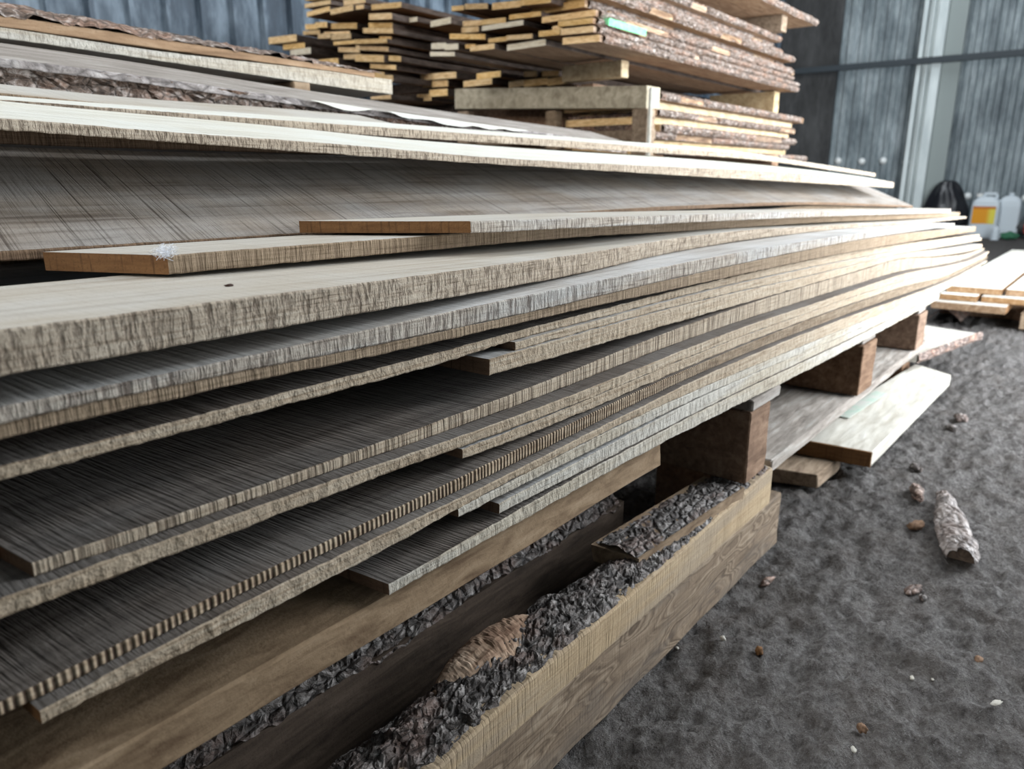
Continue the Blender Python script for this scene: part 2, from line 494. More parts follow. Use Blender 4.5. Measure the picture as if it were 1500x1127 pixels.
FIT = {  # measured top and bottom heights of the front boards along the pile
    'U': ([0.3633, 0.3632, 0.3622, 0.3632, 0.3662, 0.3685, 0.3691, 0.3672, 0.3611, 0.3534, 0.3419, 0.3318, 0.3245, 0.3186, 0.316],
          [0.3532, 0.3532, 0.3532, 0.3533, 0.3533, 0.3532, 0.3523, 0.3475, 0.3391, 0.3313, 0.3216, 0.3126, 0.304, 0.2962, 0.2923]),
    'T': ([0.3848, 0.3849, 0.3848, 0.3844, 0.3847, 0.3861, 0.3878, 0.3882, 0.3803, 0.3704, 0.3559, 0.3416, 0.3341, 0.3282, 0.3256],
          [0.3738, 0.3738, 0.3738, 0.3743, 0.3741, 0.3722, 0.3704, 0.3678, 0.3617, 0.354, 0.3425, 0.3324, 0.3251, 0.3192, 0.3166]),
    'S': ([0.4013, 0.4013, 0.4013, 0.4013, 0.4013, 0.4045, 0.4061, 0.4025, 0.3947, 0.3852, 0.3708, 0.3519, 0.3437, 0.3378, 0.3352],
          [0.3923, 0.3923, 0.3923, 0.3923, 0.3923, 0.3919, 0.3921, 0.3901, 0.3809, 0.371, 0.3565, 0.3422, 0.3347, 0.3288, 0.3262]),
    'R': ([0.4035, 0.4073, 0.4107, 0.4113, 0.4112, 0.4141, 0.4175, 0.4196, 0.4165, 0.4095, 0.3952, 0.374, 0.3533, 0.3474, 0.3448],
          [0.3945, 0.3938, 0.3946, 0.3972, 0.4019, 0.4051, 0.4067, 0.4031, 0.3953, 0.3858, 0.3714, 0.3525, 0.3443, 0.3384, 0.3358]),
    'Q': ([0.4131, 0.4169, 0.4203, 0.4223, 0.4248, 0.4293, 0.4334, 0.435, 0.4333, 0.4285, 0.4176, 0.3986, 0.3656, 0.357, 0.3544],
          [0.4041, 0.4079, 0.4113, 0.4119, 0.4118, 0.4147, 0.4181, 0.4202, 0.4171, 0.4101, 0.3975, 0.3775, 0.3539, 0.348, 0.3454]),
    'O': ([0.4474, 0.4474, 0.4484, 0.4492, 0.4466, 0.4465, 0.4484, 0.4494, 0.447, 0.4425, 0.4333, 0.4163, 0.3816, 0.3666, 0.364],
          [0.4377, 0.4377, 0.4394, 0.4402, 0.4367, 0.4339, 0.4348, 0.4357, 0.4339, 0.4291, 0.4182, 0.3992, 0.3662, 0.3576, 0.355]),
    'N': ([0.4649, 0.4638, 0.4633, 0.4619, 0.4603, 0.4602, 0.4621, 0.4639, 0.4624, 0.4575, 0.4495, 0.4368, 0.4025, 0.3762, 0.3736],
          [0.4526, 0.4512, 0.4505, 0.4503, 0.4492, 0.448, 0.449, 0.45, 0.4476, 0.4431, 0.4339, 0.417, 0.3822, 0.3672, 0.3646]),
    'M': ([0.4745, 0.4734, 0.4729, 0.4733, 0.4737, 0.4764, 0.4814, 0.4867, 0.4886, 0.4868, 0.4809, 0.4731, 0.4328, 0.3977, 0.3832],
          [0.4655, 0.4644, 0.4639, 0.4625, 0.4609, 0.4608, 0.4627, 0.4645, 0.463, 0.4581, 0.4501, 0.4374, 0.4031, 0.3768, 0.3742]),
    'L': ([0.5196, 0.5196, 0.5196, 0.5197, 0.5197, 0.5195, 0.5193, 0.5181, 0.5131, 0.5062, 0.498, 0.4876, 0.4575, 0.4289, 0.3999],
          [0.5028, 0.5027, 0.5033, 0.5055, 0.5041, 0.5008, 0.4982, 0.4951, 0.491, 0.4874, 0.4815, 0.4737, 0.4357, 0.4048, 0.3838]),
    'K': ([0.527, 0.5271, 0.5271, 0.5271, 0.5271, 0.5291, 0.5289, 0.5292, 0.5269, 0.5218, 0.512, 0.4972, 0.4752, 0.4532, 0.4312],
          [0.518, 0.5181, 0.5181, 0.5181, 0.5181, 0.5201, 0.5199, 0.5187, 0.5137, 0.5068, 0.4986, 0.4882, 0.464, 0.4413, 0.4183]),
    'I': ([0.5349, 0.5347, 0.5355, 0.536, 0.5366, 0.5387, 0.5394, 0.5401, 0.5392, 0.5365, 0.5289, 0.5145, 0.4921, 0.4695, 0.4469],
          [0.5259, 0.5257, 0.5255, 0.5252, 0.525, 0.5297, 0.5295, 0.5298, 0.5275, 0.5224, 0.5126, 0.4978, 0.4758, 0.4538, 0.4318]),
    'H': ([0.5628, 0.5637, 0.5629, 0.5609, 0.5598, 0.5593, 0.5603, 0.5615, 0.5616, 0.5605, 0.5569, 0.5458, 0.5261, 0.5056, 0.4856],
          [0.5538, 0.5547, 0.5539, 0.5519, 0.5508, 0.5499, 0.5486, 0.546, 0.5431, 0.5398, 0.5318, 0.5185, 0.5013, 0.484, 0.4671]),
    'G': ([0.5733, 0.5733, 0.574, 0.5755, 0.5771, 0.5788, 0.58, 0.5813, 0.5813, 0.5793, 0.5738, 0.5628, 0.5438, 0.5292, 0.517],
          [0.5634, 0.5643, 0.5635, 0.5615, 0.5604, 0.5599, 0.5609, 0.5621, 0.5622, 0.5611, 0.5575, 0.548, 0.5344, 0.5202, 0.508]),
    'F': ([0.6187, 0.6179, 0.6166, 0.6146, 0.6127, 0.6099, 0.6069, 0.605, 0.6038, 0.5998, 0.5872, 0.5724, 0.5534, 0.5388, 0.5266],
          [0.5933, 0.5917, 0.5904, 0.5891, 0.5874, 0.5844, 0.582, 0.5819, 0.5822, 0.5809, 0.5744, 0.5634, 0.5444, 0.5298, 0.5176]),
}

# ------------------------------------------------------------------ the setting
FLOOR_Y0, FLOOR_Y1, FLOOR_X0, FLOOR_X1 = -2.6, 4.2, -4.0, 11.6


def floor_h(x, y):
    h = 0.010 * nz(x * 2.3, y * 2.3, 3.1) + 0.010 * nz(x * 7.0, y * 9.0, 8.0) + 0.011 * nz(x * 15.0 + y * 6, y * 24.0, 4.0)
    h += 0.0105 * noise.fractal(Vector((x * 32 + y * 10, y * 48, 1.0)), 0.7, 2.0, 4)
    return h - 0.018


def make_floor():
    bm = bmesh.new()
    def axis(a, b, f0, f1, fine, coarse):
        out, v = [], a
        while v < b - 1e-6:
            out.append(v)
            d = fine if f0 <= v < f1 else min(coarse, fine + 0.028 * (f0 - v if v < f0 else v - f1))
            if v < f0:
                d = max(fine, min(d, f0 - v))
            v += d
        out.append(b)
        return out
    xs = axis(FLOOR_X0, FLOOR_X1, 0.45, 2.7, 0.009, 0.35)
    ys = axis(FLOOR_Y0, FLOOR_Y1, -0.15, 0.62, 0.009, 0.35)
    rows = [[bm.verts.new((x, y, floor_h(x, y))) for y in ys] for x in xs]
    for a, b in zip(rows, rows[1:]):
        for i in range(len(ys) - 1):
            bm.faces.new((a[i], b[i], b[i + 1], a[i + 1]))
    n = NT('trodden_dirt_and_sawdust')
    a = n.noise((9, 9, 9), detail=5, rough=0.65, rand=False)
    b = n.noise((70, 90, 70), detail=5, rough=0.7, rand=False)
    c = n.noise((420, 420, 420), detail=2, rough=0.7, rand=False)
    w = n.noise((16, 60, 20), rot=(0, 0, math.radians(35)), detail=4, rough=0.6, rand=False)
    col = n.ramp(b, [(0.32, (0.055, 0.048, 0.045)), (0.5, (0.115, 0.105, 0.10)), (0.68, (0.185, 0.174, 0.166))])
    col = n.mix(n.math('MULTIPLY', n.val(a, 0.45, 0.65), 0.35), col, (0.085, 0.068, 0.057))
    col = n.mix(n.math('MULTIPLY', n.val(c, 0.62, 0.74), 0.7), col, (0.34, 0.33, 0.33))
    col = n.mix(n.math('MULTIPLY', n.val(c, 0.36, 0.27), 0.6), col, (0.03, 0.025, 0.022))
    h = n.math('ADD', n.math('ADD', n.math('MULTIPLY', b, 1.4), n.math('MULTIPLY', c, 0.25)), n.math('MULTIPLY', w, 0.9))
    return struct(obj('floor', bm, n.done(col, 0.92, n.bump(h, 1.0, 0.010), spec=0.2), smooth=True))


make_floor()


def sheet_profile(s, pitch, depth, narrow):
    u = (s / pitch) % 1.0
    if narrow:
        return depth * max(0.0, min(1.0, (u - 0.36) / 0.05, (0.58 - u) / 0.05))
    if u < 0.30:
        return 0.0
    if u < 0.42:
        return depth * (u - 0.30) / 0.12
    if u < 0.80:
        return depth
    if u < 0.92:
        return depth * (1 - (u - 0.80) / 0.12)
    return 0.0


def corrugated(name, axis, at_, a0, a1, z0, z1, pitch, depth, sign, m, narrow=False):
    bm = bmesh.new()
    k = [0, 0.36, 0.41, 0.53, 0.58] if narrow else [0, 0.30, 0.42, 0.80, 0.92]
    ss = []
    i = math.floor(a0 / pitch)
    while i * pitch < a1:
        ss += [(i + q) * pitch for q in k]
        i += 1
    ss = [a0] + [s for s in ss if a0 < s < a1] + [a1]
    prev = None
    for s in ss:
        d = at_ + sign * sheet_profile(s, pitch, depth, narrow)
        p = (d, s) if axis == 'Y' else (s, d)
        cur = [bm.verts.new((p[0], p[1], z)) for z in (z0, z1)]
        if prev:
            bm.faces.new((prev[0], cur[0], cur[1], prev[1]))
        prev = cur
    o = obj(name, bm, m)
    return struct(o)


def sheet_mat(name, c0, c1, c2):
    n = NT(name)
    a = n.noise((3, 3, 1.2), detail=5, rough=0.7, rand=False)
    b = n.noise((26, 26, 5), detail=4, rough=0.75, rand=False)
    col = n.ramp(n.math('ADD', n.math('MULTIPLY', a, 0.7), n.math('MULTIPLY', b, 0.3)), [(0.38, c0), (0.5, c1), (0.64, c2)])
    return n.done(col, 0.55, n.bump(b, 0.25, 0.004), spec=0.4)


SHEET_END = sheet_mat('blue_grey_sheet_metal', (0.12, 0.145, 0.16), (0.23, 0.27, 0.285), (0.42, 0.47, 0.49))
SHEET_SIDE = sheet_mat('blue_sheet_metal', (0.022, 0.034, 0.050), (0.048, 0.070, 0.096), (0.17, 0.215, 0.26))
SHEET_SHADE = sheet_mat('shadow_toned_sheet', (0.03, 0.03, 0.03), (0.055, 0.055, 0.055), (0.09, 0.09, 0.09))  # dark tone that stands for shadow on the end wall
corrugated('wall_end', 'Y', 11.4, -0.95, 4.2, -0.02, 5.0, 0.15, 0.04, -1, SHEET_END)
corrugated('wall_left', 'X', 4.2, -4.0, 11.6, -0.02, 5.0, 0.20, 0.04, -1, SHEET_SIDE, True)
corrugated('wall_back', 'Y', -4.0, -0.95, 0.2, -0.02, 5.0, 0.21, 0.035, 1, SHEET_END)
corrugated('wall_back.001', 'Y', -4.0, 3.6, 4.2, -0.02, 5.0, 0.21, 0.035, 1, SHEET_END)
corrugated('wall_back.002', 'Y', -4.0, 0.2, 3.6, -0.02, 1.9, 0.21, 0.035, 1, SHEET_END)
corrugated('wall_back.003', 'Y', -4.0, 0.2, 3.6, 3.6, 5.0, 0.21, 0.035, 1, SHEET_END)
# the right wall has a wide open doorway that lets the daylight in
DOOR = (2.05, 6.2, 3.5)
corrugated('wall_right', 'X', -0.95, -4.0, DOOR[0], -0.02, 5.0, 0.21, 0.035, 1, SHEET_END)
corrugated('wall_right.001', 'X', -0.95, DOOR[1], 11.6, -0.02, 5.0, 0.21, 0.035, 1, SHEET_END)
corrugated('wall_right.002', 'X', -0.95, DOOR[0], DOOR[1], DOOR[2], 5.0, 0.21, 0.035, 1, SHEET_END)
# roof with two long slots for translucent sheets
bm = bmesh.new()
SKY = [(-3.4, 1.2, 1.1, 2.5), (4.6, 10.4, 1.1, 2.5)]
ys = [-1.0, 1.1, 2.5, 4.2]
xs = [-4.0, -3.4, 1.2, 4.6, 10.4, 11.6]
for i in range(len(xs) - 1):
    for j in range(3):
        if j == 1 and i in (1, 3):
            continue
        bx(bm, xs[i], xs[i + 1], ys[j], ys[j + 1], 4.98, 5.02)
_n = NT('roof_sheet')
struct(obj('ceiling', bm, _n.done((0.13, 0.13, 0.13), 0.8)))
_n = NT('translucent_roof_sheet')
_n.done((0.8, 0.85, 0.9), 0.4)
_n.b.inputs['Emission Color'].default_value = (0.80, 0.90, 1.0, 1)
_n.b.inputs['Emission Strength'].default_value = 0.4
for i, (a, b, c, d) in enumerate(SKY):
    bm = bmesh.new()
    bx(bm, a, b, c, d, 5.0, 5.01)
    struct(obj('window_%d' % (i + 1), bm, _n.m))

bm = bmesh.new()
bx(bm, -4.06, -4.05, 0.2, 3.6, 1.9, 3.6)
struct(obj('window_3', bm, _n.m))  # added glowing panel behind the camera, no known window there
# steel column, girt, painted shadow panel and light-spot caps on the end wall
_n = NT('galvanised_steel')
STEEL = _n.done(_n.ramp(_n.noise((8, 8, 2), detail=4, rand=False), [(0.35, (0.56, 0.62, 0.62)), (0.65, (0.74, 0.80, 0.79))]), 0.45, spec=0.5)
_n = NT('grey_primer_steel')
STEEL_G = _n.done((0.30, 0.335, 0.325), 0.6)
_n = NT('dark_painted_steel')
STEEL_D = _n.done((0.045, 0.055, 0.063), 0.5, spec=0.3)
bm = bmesh.new()
bx(bm, 11.06, 11.10, 2.285, 2.345, 0.0, 5.0)
bx(bm, 11.06, 11.36, 2.335, 2.345, 0.0, 5.0)
bx(bm, 11.16, 11.17, 2.15, 2.285, 0.0, 5.0)
bx(bm, 11.08, 11.16, 2.215, 2.235, 0.0, 5.0)
bx(bm, 11.04, 11.10, 2.06, 2.16, 0.0, 5.0)
o = obj('trim_1', bm, STEEL)
struct(o)
bm = bmesh.new()
bx(bm, 11.12, 11.16, 1.86, 2.06, 0.0, 5.0)
struct(obj('trim_2', bm, STEEL_G))
bm = bmesh.new()
bx(bm, 10.98, 11.02, -.9, 4.15, 2.06, 2.13)
bx(bm, 11.02, 11.06, -.9, 4.15, 2.06, 2.075)
struct(obj('trim_3', bm, STEEL_D))
bm = bmesh.new()
bx(bm, 11.30, 11.37, 3.36, 4.15, 0.0, 5.0)
struct(obj('shadow_panel', bm, SHEET_SHADE))  # dark sheet put where the stack's shadow falls on the wall
_n = NT('white_lightspot')
CAP = _n.done((0.9, 0.92, 0.9), 0.25, spec=0.8)  # white caps stand in for bright spots of light in the wall


def lightspot():
    bm = bmesh.new()
    prof = [(0.0, 0.040), (0.016, 0.038), (0.032, 0.028), (0.043, 0.012), (0.047, 0.0)]
    rings = []
    for r, h in prof:
        rings.append([bm.verts.new((-h, r * math.cos(a * math.pi / 8), r * math.sin(a * math.pi / 8))) for a in range(16)] if r else
                     [bm.verts.new((-h, 0, 0))])
    for a, b in zip(rings, rings[1:]):
        for i in range(16):
            j = (i + 1) % 16
            bm.faces.new((a[0], b[i], b[j]) if len(a) == 1 else (a[i], b[i], b[j], a[j]))
    return bm


spots = [(3.235, 0.925, 'leftmost of the row of bright fastener caps left of the column'),
         (2.925, 0.915, 'second bright fastener cap from the left on the end wall'),
         (2.655, 0.92, 'third bright fastener cap from the left on the end wall'),
         (2.375, 0.90, 'bright fastener cap close against the left side of the pale column'),
         (1.60, 0.47, 'bright fastener cap on the wall between the black bag and the canister'),
         (0.975, 0.455, 'bright fastener cap on the wall right of the plastic canister')]
cap0 = None
for y, z, lab in spots:
    if cap0 is None:
        cap0 = obj('lightspot_cap', lightspot(), CAP, loc=(11.36, y, z), smooth=True)
        o = cap0
    else:
        o = cap0.copy()
        COL.objects.link(o)
        o.location = (11.36, y, z)
    tag(o, lab, 'lightspot', 'bright fastener caps on the end wall')

# ------------------------------------------------------------------ the near pile
def fit(k, shift=0.0):
    t, b = FIT[k]
    return [(x, v + shift) for x, v in zip(FIT_X, t)], [(x, v + shift) for x, v in zip(FIT_X, b)]


NEAR = 'sawn boards of the near pile'


def near_board(name, label, x0, x1, yf, top, bot, width, mats, **kw):
    org = (x0, lerp_tab(yf, x0), lerp_tab(bot, x0))
    bm = board_bm(x0, x1, yf, top, bot, width, org=org, **kw)
    o = obj(name, bm, [M[m] for m in mats], loc=org)
    return tag(o, label, 'board', NEAR)


NY = [(-.3, .473), (.15, .471), (.8, .458), (4.2, .457)]
#      key  x0     x1    yf     width face edge end  label
PILE = [
    ('U', 0.385, 2.86, .440, .20, 'face_ridge', 'edge_white', 'end_dark', 'lowest board of the near pile, its ragged pale corner jutting out over the beam below', -.10),
    ('T', 0.535, 3.40, .442, .16, 'face_grey', 'edge_white', 'end_dark', 'thin board whose near end sits on the lowest ragged board, right-hand of two short ends', -.05),
    ('S', 0.475, 3.75, .442, .16, 'face_grey', 'edge_white', 'end_dark', 'thin board under the comb-toothed one, left-hand of the two short near ends', -.05),
    ('R', 0.118, 3.95, .442, .22, 'face_shade', 'edge_plain', 'end_tan', 'thin light-edged board lying directly beneath the comb-toothed board', -.05),
    ('Q', 0.085, 4.05, .453, .24, 'face_ridge', 'edge_comb', 'end_tan', 'board with deep regular comb-like saw grooves along its brown edge', -.05),
    ('O', 0.505, 4.05, NY, .15, 'face_grey', 'edge_plain', 'end_dark', 'board whose short near end rests on the comb-toothed board in mid pile', -.05),
    ('N', -0.30, 4.10, NY, .22, 'face_shade', 'edge_plain', 'end_tan', 'smooth tan-edged board running out of frame below the widest dark ridged board', 0),
    ('M', 0.140, 4.15, .483, .24, 'face_ridge', 'edge_tooth', 'end_dark', 'dark board with coarse ridges across its wide exposed top and a toothed near end', -.10),
    ('L', 0.575, 4.10, .487, .12, 'face_grey', 'edge_plain', 'end_dark', 'board with a blunt near end lying on the wide dark ridged board', -.05),
    ('K', 0.622, 4.05, .490, .10, 'face_grey', 'edge_plain', 'end_dark', 'thin board starting in the dark notch just above the blunt-ended board', -.05),
    ('I', 0.128, 4.02, .496, .22, 'face_ridge', 'edge_plain', 'end_tan', 'tan-edged board with a dark ridged top and a rounded near end at the left', -.10),
    ('H', -0.25, 3.80, .486, .18, 'face_grey', 'edge_brown', 'end_tan', 'thin brown-edged board pressed under the grey crosshatched board', 0),
    ('G', -0.30, 3.25, .485, .26, 'face_grey', 'edge_grey', 'end_tan', 'grey board with a crosshatched edge and a dusty ledge below the thick top board', 0),
]
for k, x0, x1, yf, w, fc, ed, en, lab, sk in PILE:
    t, b = fit(k)
    near_board('sawn_board', lab, x0, x1, yf, t, b, w, (fc, ed, en), skew0=sk, seed=ord(k) * 1.37,
               jag=0.0011 if ed in ('edge_white', 'edge_plain') else 0.0006)
t, b = fit('F')
FY = [(-.3, .46), (.1, .475), (.45, .496), (.8, .53), (1.1, .564), (1.6, .575), (4.2, .56)]
near_board('sawn_board', 'thick pale board with crosshatched edge and a small dark chip on its broad top', -0.30, 4.05, FY, t, b, .20,
           ('face_pale', 'edge_cross', 'end_tan'), seed=3.3)
# the board lying on it, with the square cut end
EY = [(.30, .635), (1.3, .63), (2.8, .612), (4.1, .60)]
EB = [(.3, .6195), (.53, .6185), (.95, .6145), (1.3, .605), (2.1, .5860), (2.8, .5640), (3.6, .541), (4.15, .528)]
near_board('sawn_board', 'board whose cut brown end carries a tuft of white fluff at its corner', 0.325, 4.12, EY, [(x, z + .0165) for x, z in EB], EB, .118,
           ('face_pale', 'edge_brown', 'end_tan'), seed=5.1, skew0=-.46)
DB = [(.66, .6378), (.9, .6325), (1.21, .6255), (1.96, .6068), (2.77, .5835), (3.7, .5565)]
near_board('sawn_board', 'short-set board with a bright orange-brown cut end lying on the fluff-tipped board', 0.667, 3.80, .590,
           [(x, z + .0135) for x, z in DB], DB, .165, ('face_pale', 'edge_grey', 'end_tan'), seed=8.4, skew0=-.72)
# the broad slanting board with diagonal saw marks
CT = [(-.4, .640), (.25, .637), (.55, .636), (1.15, .640), (1.55, .640), (2.4, .628), (3.2, .602), (4.0, .572)]
CY = [(-.4, .775), (.3, .770), (1.5, .775), (2.5, .775), (4.0, .765)]
near_board('sawn_board', 'very broad grey board slanting towards the camera with diagonal saw marks all over', -0.40, 3.93, CY, CT,
           [(x, z - .0085) for x, z in CT], .30, ('face_saw', 'edge_dark', 'end_tan'), tilt=[(-.4, .335), (2.0, .335), (4.0, .42)], seed=2.2,
           rear_th=.016, wobble=.003)
AT = [(-.3, .764), (.29, .7545), (.42, .750), (.7, .743), (.98, .733), (1.4, .726), (2.15, .7185), (3.0, .701), (3.65, .6795)]
AY = [(-.3, .86), (.29, .85), (2.0, .82), (3.65, .785)]
near_board('sawn_board', 'front one of two clean white top boards, overhanging the broad slanting board', -0.30, 3.60, AY, AT,
           [(-.3, .750), (.29, .7435), (.7, .730), (1.7, .7045), (3.65, .657)], .20, ('face_white', 'edge_cross', 'end_tan'), tilt=.172, seed=6.6)
BT = [(-.3, .7975), (.29, .7895), (.55, .7875), (1.05, .7845), (1.6, .7805), (2.5, .771), (3.2, .742), (3.75, .7165)]
near_board('sawn_board', 'rear one of two clean white top boards, partly lying on the front one', -0.30, 3.70, [(-.3, 1.063), (.5, 1.055), (2.0, 1.0), (3.75, .885)], BT,
           [(x, z - .0145) for x, z in BT], [(-.3, .045), (.55, .06), (1.05, .10), (4.0, .11)], ('face_white', 'edge_cross', 'end_tan'), tilt=.172, seed=9.9)
JT = [(-.3, .812), (.395, .806), (.61, .801), (.91, .803), (1.15, .802)]
near_board('sawn_board', 'pale board with a rough reddish lower edge behind the two white top boards', -0.30, 1.10, 1.166, JT, [(x, z - .007) for x, z in JT],
           .12, ('face_pale', 'edge_brown', 'end_tan'), tilt=.2, seed=4.2)
near_board('sawn_board', 'dark-edged board in the shadow under the rear of the front white top board', -0.30, 3.50, 1.10,
           [(-.3, .785), (.4, .776), (1.0, .771), (2.2, .757), (3.5, .700)], [(-.3, .745), (.4, .740), (1.0, .738), (2.2, .728), (3.5, .680)], .10,
           ('face_grey', 'edge_dark', 'end_dark'), seed=14.2, fine=.03)
# short piece butted behind the ridged board, and the boards in the heart of the pile
near_board('sawn_board', 'tan-edged board end showing in the dark gap at the far left below the ridged board', -0.50, 0.130, .520, .4800, .4665, .18,
           ('face_grey', 'edge_plain', 'end_tan'), seed=1.2)
for i, (y, z0, z1, w) in enumerate([(.70, .340, .362, .30), (.71, .366, .389, .28), (.71, .393, .418, .30), (.72, .421, .446, .28), (.73, .450, .472, .26),
                                    (.725, .476, .500, .28), (.73, .504, .524, .28), (.73, .530, .550, .27), (.79, .553, .575, .25),
                                    (.79, .578, .598, .28), (1.085, .340, .40, .12), (1.085, .404, .48, .12), (1.085, .484, .56, .12),
                                    (1.085, .564, .64, .12)]):
    near_board('sawn_board', 'board in the shaded heart of the near pile behind its front boards', -0.30, 3.70, y, [(-.3, z1), (1.5, z1), (2.4, z1 + (.018 if z1 == .598 else -.03)), (3.2, z1 - (.006 if z1 == .598 else .045)), (3.8, z1 - (.03 if z1 == .598 else .06))],
               [(-.3, z0), (1.5, z0), (2.4, z0 - (0 if z1 == .598 else .03)), (3.2, z0 - (.02 if z1 == .598 else .045)), (3.8, z0 - (.04 if z1 == .598 else .06))], w, ('face_grey', 'edge_brown', 'end_tan'), seed=20 + i, fine=.05)

# small things lying on the boards
def chip(name, loc, sx, sy, sz, m, label, cat, group=None, seed=0, rot=0.0, up=0.0):
    bm = bmesh.new()
    bmesh.ops.create_icosphere(bm, subdivisions=3, radius=1.0)
    for v in bm.verts:
        d = 1 + 0.38 * nz(v.co.x * 1.7 + seed, v.co.y * 1.7, v.co.z * 1.7) + 0.16 * nz(v.co.x * 4.1 + seed, v.co.y * 4.1, v.co.z * 4)
        v.co = Vector((v.co.x * sx * d, v.co.y * sy * d, v.co.z * sz * d))
        v.co.x += up * v.co.z
    zmin = min(v.co.z for v in bm.verts)
    for v in bm.verts:
        v.co.z -= zmin
    bmesh.ops.rotate(bm, verts=bm.verts, cent=(0, 0, 0), matrix=Matrix.Rotation(rot, 3, 'Z'))
    o = obj(name, bm, m, loc=loc, smooth=True)
    return tag(o, label, cat, group)


_n = NT('dark_wood_speck')
SPECK = _n.done((0.05, 0.025, 0.018), 0.6)
chip('wood_chip', (0.329, 0.5515, lerp_tab(fit('F')[0], .33) - .0005), .0042, .0022, .0011, SPECK, 'small dark chip on the broad top of the thick pale board', 'chip', seed=3)

bm = bmesh.new()
r2 = random.Random(4)
for i in range(140):
    a, e = r2.uniform(0, 6.283), r2.uniform(-0.5, 1.2)
    L = r2.uniform(.003, .0095)
    d = Vector((math.cos(a) * math.cos(e), math.sin(a) * math.cos(e), math.sin(e)))
    p0 = Vector((r2.gauss(0, .003), r2.gauss(0, .003), r2.gauss(0.002, .002)))
    side = d.cross(Vector((r2.gauss(0, 1), r2.gauss(0, 1), r2.gauss(0, 1)))).normalized() * .00022
    bend = Vector((r2.gauss(0, 1), r2.gauss(0, 1), r2.gauss(0, 1))) * .0022
    pts = [p0, p0 + d * L * .5 + bend, p0 + d * L]
    vs = [(bm.verts.new(p - side), bm.verts.new(p + side)) for p in pts]
    for q, r in zip(vs, vs[1:]):
        bm.faces.new((q[0], q[1], r[1], r[0]))
_n = NT('white_fluff')
tag(obj('fluff_tuft', bm, _n.done((0.75, 0.77, 0.82), 0.9), loc=(.322, .634, .6365)), 'tuft of white fluff caught on the corner of a cut board end', 'fluff')

# ------------------------------------------------------------------ what the pile stands on
def beam_obj(name, label, cat, corners, m, group=None, seed=0.0, cut=10, amp=.0015):
    """sawn timber from eight corners, edges worn and faces slightly uneven"""
    c = [Vector(p) for p in corners]
    org = sum(c[:4], Vector()) / 4
    bm = bmesh.new()
    hexa(bm, [p - org for p in c])
    bmesh.ops.subdivide_edges(bm, edges=bm.edges, cuts=cut, use_grid_fill=True)
    ed = [e for e in bm.edges if len(e.link_faces) == 2 and e.calc_face_angle(0) > 0.8]
    bmesh.ops.bevel(bm, geom=ed, offset=.0022, segments=1, affect='EDGES')
    bm.normal_update()
    for v in bm.verts:
        p = v.co + org
        v.co += v.normal * amp * (nz(p.x * 14 + seed, p.y * 14, p.z * 30) + 0.6 * nz(p.x * 60 + seed, p.y * 60, p.z * 60))
    o = obj(name, bm, m, loc=org)
    return tag(o, label, cat, group)


def boxc(x0, x1, y0, y1, z0, z1):
    return [(x0, y0, z0), (x1, y0, z0), (x1, y1, z0), (x0, y1, z0), (x0, y0, z1), (x1, y0, z1), (x1, y1, z1), (x0, y1, z1)]


BG = 'bearers carrying the near pile'
beam_obj('bearer', 'nearest bearer block under the near pile, standing on the bark slab', 'bearer', boxc(1.207, 1.300, .440, 1.15, .1835, .314), M['beam'], BG, 1)
beam_obj('bearer', 'middle bearer block under the near pile, beside the pale plank', 'bearer', boxc(1.925, 2.055, .440, 1.15, .1790, .3045), M['beam'], BG, 2)
beam_obj('bearer', 'farthest bearer block under the near pile, by the bark-edged board end', 'bearer', boxc(2.575, 2.690, .440, 1.15, .1790, .2905), M['beam'], BG, 3)
beam_obj('packing_piece', 'thin worn packing piece between the nearest bearer and the pile', 'packing piece', boxc(1.205, 1.335, .437, .90, .3165, .3365), M['plank_grey'], 'packing pieces on the bearers', 4)
beam_obj('packing_piece', 'thin packing piece between the middle bearer and the pile', 'packing piece', boxc(1.93, 2.05, .445, .90, .3075, .3190), M['plank_grey'], 'packing pieces on the bearers', 5)
beam_obj('packing_piece', 'thin packing piece between the farthest bearer and the pile', 'packing piece', boxc(2.58, 2.68, .445, .90, .2935, .3065), M['plank_grey'], 'packing pieces on the bearers', 6)
beam_obj('beam', 'tan beam running close under the lowest ragged board', 'beam', boxc(-.30, .905, .452, .80, .3085, .3440), M['beam_tan'], None, 7, cut=14)
beam_obj('support_block', 'dark block under the near end of the tan beam', 'block', boxc(-.28, -.18, .70, .79, .0, .3075), M['beam'], 'support blocks under the tan beam', 8)
beam_obj('support_block', 'dark block under the far end of the tan beam', 'block', boxc(.30, .40, .70, .79, .0, .3075), M['beam'], 'support blocks under the tan beam', 9)

# two timbers lying on the ground along the front
beam_obj('ground_timber', 'long weathered timber lying on the ground along the front of the pile', 'timber', [(-.4, .445, -.012), (1.413, .440, -.012),
         (1.413, .56, -.012), (-.4, .56, -.012), (-.4, .445, .096), (1.413, .440, .098), (1.413, .56, .098), (-.4, .56, .096)], M['timber_rings'], None, 10, cut=24, amp=.002)

